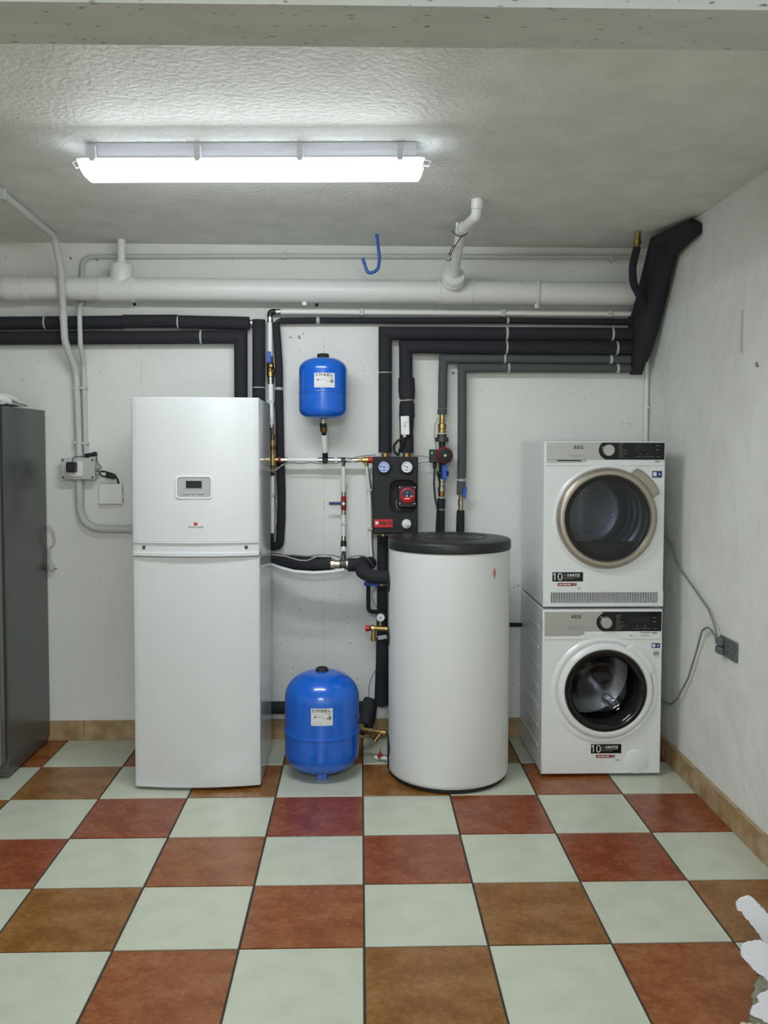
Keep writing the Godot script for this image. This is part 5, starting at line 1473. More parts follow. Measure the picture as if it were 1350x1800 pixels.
	cable("sensor_wire", "grey wires ending at the bend of fat black pipe beside white tank", [Vector3(-0.07, 1.058, 0.26), Vector3(-0.01, 1.066, 0.27), Vector3(0.02, 1.058, 0.27), Vector3(0.045, 1.020, 0.24), Vector3(0.058, 0.995, 0.2)], 0.0034, M.cable_grey)
	cable("sensor_wire", "thin dark wire running down next to the thin discharge pipe", [Vector3(0.028, 1.53, 0.055), Vector3(0.046, 1.42, 0.05), Vector3(0.054, 1.28, 0.046), Vector3(0.054, 1.08, 0.05), Vector3(0.062, 1.0, 0.08)], 0.0024, M.rubber)


func gauge(o: Node3D, called: String, c: Vector3, r: float, rim_m: Material, face_m: Material, needle: float, ribbed := true) -> void:
	var face := Basis(Vector3.RIGHT, PI / 2)
	var g := wpart(called, sh().at(Transform3D(face, c)).lathe([Vector2(0, 0.012), Vector2(r * 0.86, 0.012), Vector2(r * 0.88, 0.016), Vector2(r * 0.96, 0.015), Vector2(r, 0.010), Vector2(r, 0.0), Vector2(0, 0)], 36), rim_m, o)
	var loc := g.transform.affine_inverse()
	var dial := part("dial", sh().at(Transform3D(face, c)).lathe([Vector2(0, 0.0128), Vector2(r * 0.86, 0.0128), Vector2(r * 0.86, 0.011)], 36), face_m, g)
	var s := sh()
	if ribbed:
		for k in 9:
			var a := deg_to_rad(-40.0 + 260.0 * k / 8.0)
			var d := Vector3(cos(a), sin(a), 0)
			s.at(Transform3D(Basis(d, Vector3.BACK.cross(d), Vector3.BACK), c + d * r * 0.62 + Vector3(0, 0, 0.0131))).box(Vector3.ZERO, Vector3(r * 0.16, r * 0.08, 0.0004), 0.0)
	s.at(Transform3D(Basis(), c + Vector3(0, -r * 0.48, 0.0131))).box(Vector3.ZERO, Vector3(r * 0.5, r * 0.1, 0.0004), 0.0)
	part("scale", s, M.ink, dial)
	var d := Vector3(cos(needle), sin(needle), 0)
	part("needle", sh().at(Transform3D(Basis(d, Vector3.BACK.cross(d), Vector3.BACK), c + Vector3(0, 0, 0.0138))).box(d * 0.0 + Vector3(r * 0.22, 0, 0), Vector3(r * 0.95, r * 0.07, 0.0006), 0.0).box(Vector3.ZERO, Vector3(r * 0.2, r * 0.2, 0.0008), 0.0), M.ink, dial)
	if loc == Transform3D():
		pass


func pump_station() -> void:
	var o := thing("pump_station", "black foam pump station with two dial gauges and red pump", "pump station", Vector3(0.1725, 1.175, 0))
	# body: a soft-edged block hollowed for the pump
	var hc := Vector2(0.0405, 0.199)
	var out := rays(Vector2(-0.1205, -0.002), Vector2(0.1205, 0.409), hc, 72)
	var hole := ray_poly(rrect(0.146, 0.180, 0.045, 6, hc), hc, out)
	var soft := PackedVector2Array()
	for q in out:
		soft.append(Vector2(clampf(q.x, -0.1125, 0.1125), clampf(q.y, 0.006, 0.401)))
	var bd := sh().box(Vector3(0, 0.2035, 0.0985), Vector3(0.241, 0.411, 0.139), 0.006)
	bd.plate(out, hole, 0.15, 0.208)
	for i in out.size():
		var j := (i + 1) % out.size()
		var d := (out[i] + out[j]) * 0.5 - (soft[i] + soft[j]) * 0.5
		bd.quad(Vector3(out[i].x, out[i].y, 0.208), Vector3(out[j].x, out[j].y, 0.208), Vector3(soft[j].x, soft[j].y, 0.218), Vector3(soft[i].x, soft[i].y, 0.218), (Vector3(d.x, d.y, 0).normalized() + Vector3.BACK).normalized())
	bd.plate(soft, hole, 0.206, 0.218)
	part("body", bd, M.epp, o)
	# collars round the gauges
	for q in [-0.0615, 0.0595]:
		var c := Vector3(0.1725 + q, 1.531, 0.218)
		wpart("gauge_collar", sh().at(Transform3D(Basis(Vector3.RIGHT, PI / 2), c)).lathe([Vector2(0.032, 0.0), Vector2(0.035, 0.006), Vector2(0.042, 0.006), Vector2(0.045, 0.0)], 40), M.epp, o)
	gauge(o, "gauge", Vector3(0.111, 1.531, 0.220), 0.0335, M.gauge_rim, M.gauge_blue, deg_to_rad(168))
	gauge(o, "gauge", Vector3(0.232, 1.531, 0.220), 0.0335, M.gauge_rim, M.gauge_face, deg_to_rad(152))
	# circulator in the hollow
	var pump := wpart("circulator", sh().box(Vector3(0.236, 1.372, 0.180), Vector3(0.098, 0.118, 0.032), 0.006), M.black_plastic, o)
	var pl := pump.transform
	var face := Basis(Vector3.RIGHT, PI / 2)
	var pr := sh().at(Transform3D(face, Vector3(0.237, 1.380, 0.198))).lathe([Vector2(0, 0.030), Vector2(0.036, 0.030), Vector2(0.041, 0.026), Vector2(0.043, 0.0)], 40)
	part("pump_head", pr, M.red, pump)
	var dk := PackedVector2Array()
	for i in 17:
		var a := deg_to_rad(-12.0 + 204.0 * i / 16.0)
		dk.append(Vector2(0.237 + 0.034 * cos(a), 1.380 + 0.034 * sin(a)))
	part("pump_label", sh().prism(dk, 0.2275, 0.2292, 0.0003), M.gauge_rim, pump)
	part("pump_knob", sh().cyl(Vector3(0.245, 1.389, 0.229), Vector3(0.245, 1.389, 0.236), 0.008, 18), M.black_plastic, pump)
	part("printed_text", sh().box(Vector3(0.235, 1.395, 0.2295), Vector3(0.006, 0.004, 0.0005), 0.0).box(Vector3(0.234, 1.378, 0.2295), Vector3(0.007, 0.006, 0.0005), 0.0).box(Vector3(0.257, 1.377, 0.2295), Vector3(0.014, 0.004, 0.0005), 0.0).box(Vector3(0.235, 1.3635, 0.2285), Vector3(0.028, 0.005, 0.0005), 0.0), M.ink_white, pump)
	for q in [[0.196, 1.422], [0.277, 1.422], [0.196, 1.335], [0.277, 1.335]]:
		part("bolt", sh().cyl(Vector3(q[0], q[1], 0.199), Vector3(q[0], q[1], 0.204), 0.0045, 6, 0.0006), M.nickel, pump)
	part("pump_cable", sh().tube(fil([Vector3(0.180, 1.352, 0.20), Vector3(0.178, 1.315, 0.205), Vector3(0.200, 1.300, 0.19)], 0.02, 5), 0.0028, 10), M.cable_grey, pump)
	# red name plate and white knob
	var np := wpart("name_plate", sh().box(Vector3(0.1085, 1.231, 0.2215), Vector3(0.100, 0.044, 0.004), 0.001), M.red, o)
	lettering("Herz", 0.0205, M.black_gloss, np, Transform3D(Basis(), Vector3(0.1185, 1.233, 0.2238)), true, 1.05)
	part("emblem", sh().box(Vector3(0.074, 1.234, 0.2238), Vector3(0.0155, 0.0165, 0.0006), 0.0), M.ink_white, np)
	var kb := wpart("valve_knob", sh().at(Transform3D(Basis(Vector3.RIGHT, PI / 2), Vector3(0.232, 1.228, 0.218))).lathe([Vector2(0, 0.020), Vector2(0.022, 0.020), Vector2(0.0255, 0.016), Vector2(0.027, 0.0)], 8), M.white_plastic, o)
	part("grip", sh().at(Transform3D(Basis(Vector3.BACK, 0.6), Vector3(0.232, 1.226, 0.241))).box(Vector3.ZERO, Vector3(0.024, 0.024, 0.012), 0.003), M.white_plastic, kb)
	part("printed_text", sh().at(Transform3D(Basis(Vector3.BACK, -0.55), Vector3(0.232, 1.222, 0.2472))).box(Vector3.ZERO, Vector3(0.012, 0.003, 0.0006), 0.0), M.ink, kb)
	chain(o, [["pipe_nut", Vector3(0.120, 1.580, 0.10), Vector3(0.120, 1.604, 0.10), 0.022, M.brass, 6], ["pipe_nut", Vector3(0.237, 1.580, 0.10), Vector3(0.237, 1.604, 0.10), 0.022, M.brass, 6], ["pipe_nut", Vector3(0.112, 1.178, 0.11), Vector3(0.112, 1.150, 0.11), 0.020, M.brass, 6]])
	if pl == Transform3D():
		pass
	# pipe thermostat
	var t := thing("pipe_thermostat", "small white clamp thermostat strapped on the black pipe above pump station", "thermostat", Vector3(0.226, 1.70, 0.12))
	wpart("case", sh().at(Transform3D(Basis(Vector3.BACK, 0.03), Vector3(0.2265, 1.753, 0.135))).box(Vector3.ZERO, Vector3(0.046, 0.102, 0.034), 0.005), M.white_plastic, t)
	wpart("dial", sh().cyl(Vector3(0.226, 1.780, 0.150), Vector3(0.226, 1.780, 0.158), 0.014, 24), M.white_plastic, t)
	wpart("dial", sh().cyl(Vector3(0.225, 1.752, 0.150), Vector3(0.225, 1.752, 0.1545), 0.008, 18), M.leaf_grey, t)
	wpart("cable_gland", sh().cyl(Vector3(0.224, 1.704, 0.135), Vector3(0.224, 1.690, 0.135), 0.009, 14), M.white_plastic, t)
	cable("thermostat_cable", "black cable dropping from white thermostat to top of pump station", [Vector3(0.224, 1.692, 0.135), Vector3(0.214, 1.660, 0.14), Vector3(0.198, 1.625, 0.13), Vector3(0.192, 1.588, 0.12)], 0.0058, M.rubber)
	cable("thermostat_cable", "black cable loop beside the white thermostat above the pump station", [Vector3(0.226, 1.690, 0.13), Vector3(0.19, 1.672, 0.125), Vector3(0.166, 1.645, 0.12), Vector3(0.170, 1.610, 0.12), Vector3(0.19, 1.592, 0.12)], 0.0068, M.rubber)
	cable("control_wire", "upper thin grey wire between pump station and small black control box", [Vector3(0.285, 1.588, 0.10), Vector3(0.335, 1.588, 0.07), Vector3(0.370, 1.574, 0.09)], 0.0022, M.cable_grey)
	cable("control_wire", "lower thin grey wire between pump station and small black control box", [Vector3(0.29, 1.545, 0.10), Vector3(0.325, 1.552, 0.075), Vector3(0.368, 1.556, 0.09)], 0.0022, M.cable_grey)
	cable("control_wire", "thin grey wire hanging beside brass fittings down to the control box", [Vector3(0.412, 1.80, 0.09), Vector3(0.394, 1.76, 0.08), Vector3(0.390, 1.70, 0.08), Vector3(0.398, 1.64, 0.09), Vector3(0.402, 1.618, 0.10)], 0.0022, M.cable_grey)
	# second pump with the brass above and below it
	o = thing("circulation_pump", "small pump with red ringed round motor on the grey pipe's drop", "pump", Vector3(0.43, 1.40, 0.07))
	chain(o, [["fitting", Vector3(0.433, 1.818, 0.065), Vector3(0.433, 1.785, 0.067), 0.015, M.brass], ["nut", Vector3(0.433, 1.788, 0.067), Vector3(0.433, 1.768, 0.067), 0.018, M.brass, 6], ["nut", Vector3(0.433, 1.766, 0.067), Vector3(0.432, 1.737, 0.067), 0.025, M.brass, 6], ["fitting", Vector3(0.432, 1.737, 0.067), Vector3(0.432, 1.714, 0.067), 0.021, M.brass], ["fitting", Vector3(0.432, 1.714, 0.067), Vector3(0.432, 1.708, 0.067), 0.023, M.white_plastic], ["union_nut", Vector3(0.432, 1.708, 0.067), Vector3(0.432, 1.688, 0.067), 0.026, M.iron], ["union_nut", Vector3(0.432, 1.690, 0.067), Vector3(0.432, 1.666, 0.067), 0.038, M.iron, 8], ["pump_neck", Vector3(0.434, 1.667, 0.067), Vector3(0.436, 1.48, 0.067), 0.018, M.black_plastic], ["union_nut", Vector3(0.436, 1.492, 0.067), Vector3(0.434, 1.462, 0.067), 0.024, M.black_plastic, 8]])
	wpart("motor", sh().at(Transform3D(face, Vector3(0.443, 1.592, 0.05))).lathe([Vector2(0, 0.104), Vector2(0.034, 0.104), Vector2(0.038, 0.101), Vector2(0.038, 0.09)], 40), M.epp, o)
	wpart("motor_ring", sh().at(Transform3D(face, Vector3(0.443, 1.592, 0.05))).lathe([Vector2(0.034, 0.0975), Vector2(0.0375, 0.0995), Vector2(0.044, 0.093), Vector2(0.0455, 0.084), Vector2(0.0455, 0.03), Vector2(0.03, 0.02)], 40), M.red_dull, o)
	wpart("motor_screw", sh().cyl(Vector3(0.443, 1.592, 0.153), Vector3(0.443, 1.592, 0.157), 0.0085, 18), M.nickel, o)
	wpart("control_box", sh().box(Vector3(0.3925, 1.588, 0.09), Vector3(0.060, 0.072, 0.05), 0.004), M.black_plastic, o)
	wpart("indicator", sh().cyl(Vector3(0.3745, 1.605, 0.114), Vector3(0.3745, 1.605, 0.1165), 0.0042, 14), M.led_green, o)
	wpart("cable_gland", sh().cyl(Vector3(0.392, 1.555, 0.09), Vector3(0.392, 1.520, 0.09), 0.010, 14), M.black_plastic, o)
	var v := thing("ball_valve", "valve with short blue lever under the red ringed pump", "valve", Vector3(0.434, 1.38, 0.067))
	wpart("lever", sh().at(Transform3D(Basis(Vector3.BACK, -0.06), Vector3(0.4435, 1.500, 0.118))).box(Vector3.ZERO, Vector3(0.024, 0.082, 0.012), 0.005), M.handle_blue, v)
	chain(v, [["stem", Vector3(0.436, 1.478, 0.08), Vector3(0.440, 1.478, 0.118), 0.010, M.black_plastic], ["wing", Vector3(0.404, 1.493, 0.075), Vector3(0.470, 1.493, 0.075), 0.012, M.black_plastic], ["body", Vector3(0.434, 1.464, 0.067), Vector3(0.433, 1.448, 0.067), 0.021, M.nickel], ["nut", Vector3(0.433, 1.448, 0.067), Vector3(0.433, 1.42, 0.067), 0.0185, M.nickel, 6], ["body", Vector3(0.433, 1.42, 0.067), Vector3(0.432, 1.392, 0.067), 0.0205, M.nickel], ["nut", Vector3(0.432, 1.392, 0.067), Vector3(0.432, 1.366, 0.067), 0.0195, M.copper, 6], ["collar", Vector3(0.432, 1.366, 0.067), Vector3(0.431, 1.354, 0.067), 0.013, M.tie]])
	cable("pump_power_cable", "black power cable hanging from small control box behind the white tank", [Vector3(0.392, 1.525, 0.09), Vector3(0.388, 1.44, 0.095), Vector3(0.394, 1.36, 0.10), Vector3(0.408, 1.30, 0.10), Vector3(0.412, 1.10, 0.10)], 0.005, M.rubber)
	o = thing("insulated_pipe", "black insulated pipe below the red ringed pump, sinking behind tank", "pipe", Vector3(0.428, 0.9, 0.067))
	wpart("sleeve", sh().tube([Vector3(0.432, 1.353, 0.067), Vector3(0.429, 1.297, 0.067)], 0.0225, 18), M.foam_black, o)
	wpart("sleeve", sh().tube([Vector3(0.428, 1.292, 0.067), Vector3(0.424, 1.15, 0.067), Vector3(0.424, 0.85, 0.067)], [0.023, 0.0255, 0.0255], 18), M.foam_black, o)
	wpart("tie", sh().cyl(Vector3(0.4285, 1.298, 0.067), Vector3(0.428, 1.291, 0.067), 0.022, 18, 0.001), M.tie, o)
	v = thing("ball_valve", "valve with blue lever at the end of longer grey drop", "valve", Vector3(0.54, 1.29, 0.06))
	wpart("lever", sh().at(Transform3D(Basis(Vector3.BACK, -0.12), Vector3(0.556, 1.390, 0.095))).box(Vector3.ZERO, Vector3(0.020, 0.058, 0.011), 0.005), M.handle_blue, v)
	chain(v, [["stem", Vector3(0.543, 1.365, 0.06), Vector3(0.555, 1.372, 0.093), 0.008, M.nickel], ["nut", Vector3(0.5405, 1.376, 0.06), Vector3(0.540, 1.35, 0.06), 0.0135, M.brass, 6], ["body", Vector3(0.540, 1.35, 0.06), Vector3(0.540, 1.315, 0.06), 0.0165, M.nickel], ["nut", Vector3(0.540, 1.318, 0.06), Vector3(0.539, 1.285, 0.06), 0.0145, M.nickel, 6]])
	o = thing("insulated_pipe", "black insulated pipe below the lone blue lever, sinking behind tank", "pipe", Vector3(0.538, 0.9, 0.06))
	wpart("sleeve", sh().tube([Vector3(0.539, 1.290, 0.06), Vector3(0.539, 1.284, 0.06), Vector3(0.537, 1.15, 0.06), Vector3(0.537, 0.85, 0.06)], [0.019, 0.022, 0.0235, 0.0235], 18), M.foam_black, o)


func low_pipes() -> void:
	var foam: Material = M.foam_black
	# fat black pipe from the heat pump to the tank
	var o := thing("insulated_pipe", "fat black insulated pipe running level from heat pump, bending into tank", "pipe", Vector3(-0.1, 1.0, 0.25))
	wpart("sleeve", sh().tube([Vector3(-0.72, 1.030, 0.08), Vector3(-0.50, 1.028, 0.148), Vector3(-0.34, 1.018, 0.235), Vector3(-0.168, 1.017, 0.25)], [0.036, 0.037, 0.039, 0.037], 22), foam, o)
	wpart("sleeve", sh().tube(fil([Vector3(-0.080, 1.014, 0.25), Vector3(-0.012, 1.014, 0.25), Vector3(0.015, 1.010, 0.20), Vector3(0.04, 1.005, 0.12)], 0.03, 6), 0.036, 22), foam, o)
	wpart("sleeve", sh().tube(fil([Vector3(-0.002, 1.018, 0.20), Vector3(-0.004, 0.985, 0.31), Vector3(0.05, 0.964, 0.345), Vector3(0.155, 0.964, 0.38)], 0.035, 8), 0.0365, 22), foam, o)
	chain(o, [["press_sleeve", Vector3(-0.172, 1.017, 0.25), Vector3(-0.150, 1.017, 0.25), 0.030, M.nickel], ["tee", Vector3(-0.152, 1.017, 0.25), Vector3(-0.120, 1.017, 0.25), 0.022, M.nickel], ["tee", Vector3(-0.124, 1.017, 0.25), Vector3(-0.085, 1.017, 0.25), 0.0255, M.iron], ["press_sleeve", Vector3(-0.090, 1.017, 0.25), Vector3(-0.078, 1.017, 0.25), 0.031, M.nickel], ["tee_neck", Vector3(-0.104, 1.03, 0.25), Vector3(-0.104, 1.062, 0.235), 0.014, M.iron]])
	lone("hose", sh().tube(fil([Vector3(-0.58, 0.99, 0.15), Vector3(-0.485, 1.008, 0.20), Vector3(-0.44, 1.002, 0.27), Vector3(-0.36, 0.984, 0.292), Vector3(-0.26, 0.977, 0.295), Vector3(-0.16, 0.982, 0.288), Vector3(-0.10, 0.990, 0.27)], 0.08, 6), 0.0095, 14), M.pvc, "white hose sagging under the fat black pipe beside heat pump", "hose")
	# black riser between the pump station and the floor
	o = thing("insulated_pipe", "black insulated riser from pump station down along left of the tank", "pipe", Vector3(0.108, 0.21, 0.10))
	wpart("sleeve", sh().tube([Vector3(0.108, 1.152, 0.10), Vector3(0.107, 0.915, 0.10)], 0.030, 20), foam, o)
	wpart("sleeve", sh().tube([Vector3(0.107, 0.880, 0.10), Vector3(0.107, 0.75, 0.10), Vector3(0.107, 0.60, 0.10)], [0.029, 0.030, 0.031], 20), foam, o)
	wpart("sleeve", sh().tube([Vector3(0.107, 0.594, 0.10), Vector3(0.106, 0.45, 0.10), Vector3(0.103, 0.215, 0.10)], [0.033, 0.034, 0.0395], 20), foam, o)
	wpart("tie", sh().cyl(Vector3(0.107, 0.60, 0.10), Vector3(0.107, 0.593, 0.10), 0.032, 20, 0.001), M.tie, o)
	var v := thing("ball_valve", "valve with level blue lever on the black riser beside the tank", "valve", Vector3(0.105, 0.88, 0.11))
	chain(v, [["body", Vector3(0.107, 0.916, 0.105), Vector3(0.107, 0.879, 0.105), 0.024, M.nickel], ["stem", Vector3(0.107, 0.898, 0.12), Vector3(0.100, 0.898, 0.16), 0.010, M.nickel]])
	lever(v, "lever", Vector3(0.047, 0.898, 0.165), Vector3(0.082, 0.024, 0.012), M.handle_blue)
	lone("drain_tube", sh().tube(fil([Vector3(0.030, 0.888, 0.14), Vector3(0.030, 0.745, 0.15), Vector3(0.09, 0.742, 0.15)], 0.025, 6), 0.0115, 16), M.foam_black, "thin black elbowed tube below the level blue lever", "pipe")
	cable("sensor_wire", "thin dark wire slanting between thin black tube and the riser", [Vector3(0.085, 0.892, 0.14), Vector3(0.045, 0.838, 0.13), Vector3(0.062, 0.79, 0.13), Vector3(0.082, 0.748, 0.13)], 0.0022, M.cable_grey)
	# safety group with its gauge
	o = thing("safety_group", "brass safety group with round white gauge and red cap beside tank", "valve", Vector3(0.09, 0.62, 0.35))
	gauge(o, "pressure_gauge", Vector3(0.092, 0.750, 0.328), 0.0245, M.black_plastic, M.gauge_face, deg_to_rad(178), false)
	chain(o, [["gauge_neck", Vector3(0.092, 0.728, 0.334), Vector3(0.092, 0.700, 0.334), 0.0075, M.brass], ["nut", Vector3(0.092, 0.717, 0.334), Vector3(0.092, 0.708, 0.334), 0.012, M.brass, 6], ["manifold", Vector3(0.046, 0.692, 0.334), Vector3(0.134, 0.692, 0.36), 0.0125, M.brass], ["nut", Vector3(0.072, 0.692, 0.338), Vector3(0.086, 0.692, 0.342), 0.0155, M.brass, 6], ["nut", Vector3(0.104, 0.692, 0.348), Vector3(0.120, 0.692, 0.353), 0.0155, M.brass, 6], ["valve_body", Vector3(0.042, 0.692, 0.334), Vector3(0.060, 0.692, 0.334), 0.0165, M.brass], ["valve_neck", Vector3(0.032, 0.692, 0.334), Vector3(0.043, 0.692, 0.334), 0.013, M.black_plastic], ["red_cap", Vector3(0.012, 0.692, 0.334), Vector3(0.033, 0.692, 0.334), 0.0165, M.red, 8], ["outlet", Vector3(0.055, 0.690, 0.334), Vector3(0.056, 0.640, 0.336), 0.0125, M.brass], ["outlet", Vector3(0.056, 0.652, 0.336), Vector3(0.056, 0.626, 0.336), 0.0155, M.brass]])
	lone("paper_tag", sh().at(Transform3D(Basis(Vector3.BACK, 0.16), Vector3(0.102, 0.639, 0.31))).box(Vector3.ZERO, Vector3(0.046, 0.021, 0.003), 0.001), M.paper, "white paper tag on black riser below the brass safety group", "tag")
	# bottom connections
	o = thing("insulated_pipe", "black insulated pipe low along the wall behind the floor-standing vessel", "pipe", Vector3(-0.25, 0.16, 0.06))
	wpart("sleeve", sh().tube([Vector3(-0.65, 0.193, 0.06), Vector3(0.05, 0.191, 0.06)], 0.0335, 20), foam, o)
	o = thing("insulated_pipe", "black wrapped bend beside the floor-standing vessel leading to brass strainer", "pipe", Vector3(0.01, 0.11, 0.2))
	wpart("sleeve", sh().tube([Vector3(0.040, 0.262, 0.13), Vector3(0.037, 0.252, 0.135), Vector3(0.022, 0.19, 0.19), Vector3(0.008, 0.145, 0.255)], [0.026, 0.034, 0.036, 0.032], 20), foam, o)
	wpart("sleeve", sh().tube(fil([Vector3(0.058, 0.25, 0.11), Vector3(0.048, 0.16, 0.14), Vector3(0.03, 0.128, 0.2), Vector3(-0.004, 0.122, 0.25)], 0.03, 5), 0.026, 18), foam, o)
	for q in [Vector3(0.052, 0.236, 0.158), Vector3(0.012, 0.180, 0.226)]:
		wpart("rivet", sh().at(Transform3D(Basis(), q)).lathe([Vector2(0, -0.004), Vector2(0.004, 0), Vector2(0, 0.004)], 10), M.chrome, o)
	o = thing("strainer", "brass strainer and elbow joining low on left of the tank", "valve", Vector3(0.06, 0.11, 0.34))
	chain(o, [["elbow", Vector3(-0.006, 0.168, 0.30), Vector3(-0.006, 0.150, 0.325), 0.0165, M.brass], ["body", Vector3(-0.010, 0.150, 0.33), Vector3(0.035, 0.150, 0.345), 0.0165, M.brass], ["nut", Vector3(0.033, 0.150, 0.345), Vector3(0.050, 0.150, 0.35), 0.0195, M.brass, 6], ["body", Vector3(0.050, 0.150, 0.35), Vector3(0.092, 0.150, 0.365), 0.0145, M.brass], ["nut", Vector3(0.092, 0.150, 0.365), Vector3(0.125, 0.150, 0.376), 0.0165, M.brass, 6], ["screen_leg", Vector3(0.092, 0.146, 0.368), Vector3(0.064, 0.112, 0.372), 0.0125, M.brass], ["screen_cap", Vector3(0.072, 0.122, 0.371), Vector3(0.060, 0.107, 0.373), 0.0145, M.brass, 6]])
	cable("capillary", "fine copper wire above the brass strainer", [Vector3(0.055, 0.158, 0.36), Vector3(0.08, 0.172, 0.365), Vector3(0.126, 0.186, 0.38)], 0.0014, M.copper, "wire")
	o = thing("drain_tap", "small white drain tap with red knob near floor beside tank", "tap", Vector3(0.092, 0.0, 0.36))
	wpart("outlet", sh().cyl(Vector3(0.062, 0.018, 0.355), Vector3(0.130, 0.022, 0.40), 0.0085, 14), M.white_plastic, o)
	wpart("wing", sh().cyl(Vector3(0.066, 0.016, 0.366), Vector3(0.076, 0.016, 0.366), 0.0115, 14).cyl(Vector3(0.108, 0.018, 0.374), Vector3(0.118, 0.018, 0.376), 0.0115, 14), M.white_plastic, o)
	wpart("knob", sh().at(Transform3D(Basis(), Vector3(0.091, 0.02, 0.372))).lathe([Vector2(0, 0.0), Vector2(0.0135, 0.0), Vector2(0.0135, 0.012), Vector2(0.008, 0.024), Vector2(0.003, 0.028), Vector2(0.002, 0.05), Vector2(0, 0.05)], 18), M.red_dull, o)
	cable("tank_sensor_lead", "thin grey lead curling from riser to black wrapped bend", [Vector3(0.072, 0.42, 0.13), Vector3(0.050, 0.385, 0.14), Vector3(0.034, 0.33, 0.14), Vector3(0.034, 0.262, 0.14)], 0.0026, M.cable_grey)
	o = thing("insulated_pipe", "short black pipe on the wall between the tank and washing machine", "pipe", Vector3(0.85, 0.63, 0.05))
	wpart("sleeve", sh().tube([Vector3(0.62, 0.653, 0.05), Vector3(1.0, 0.646, 0.05)], 0.0115, 16), foam, o)


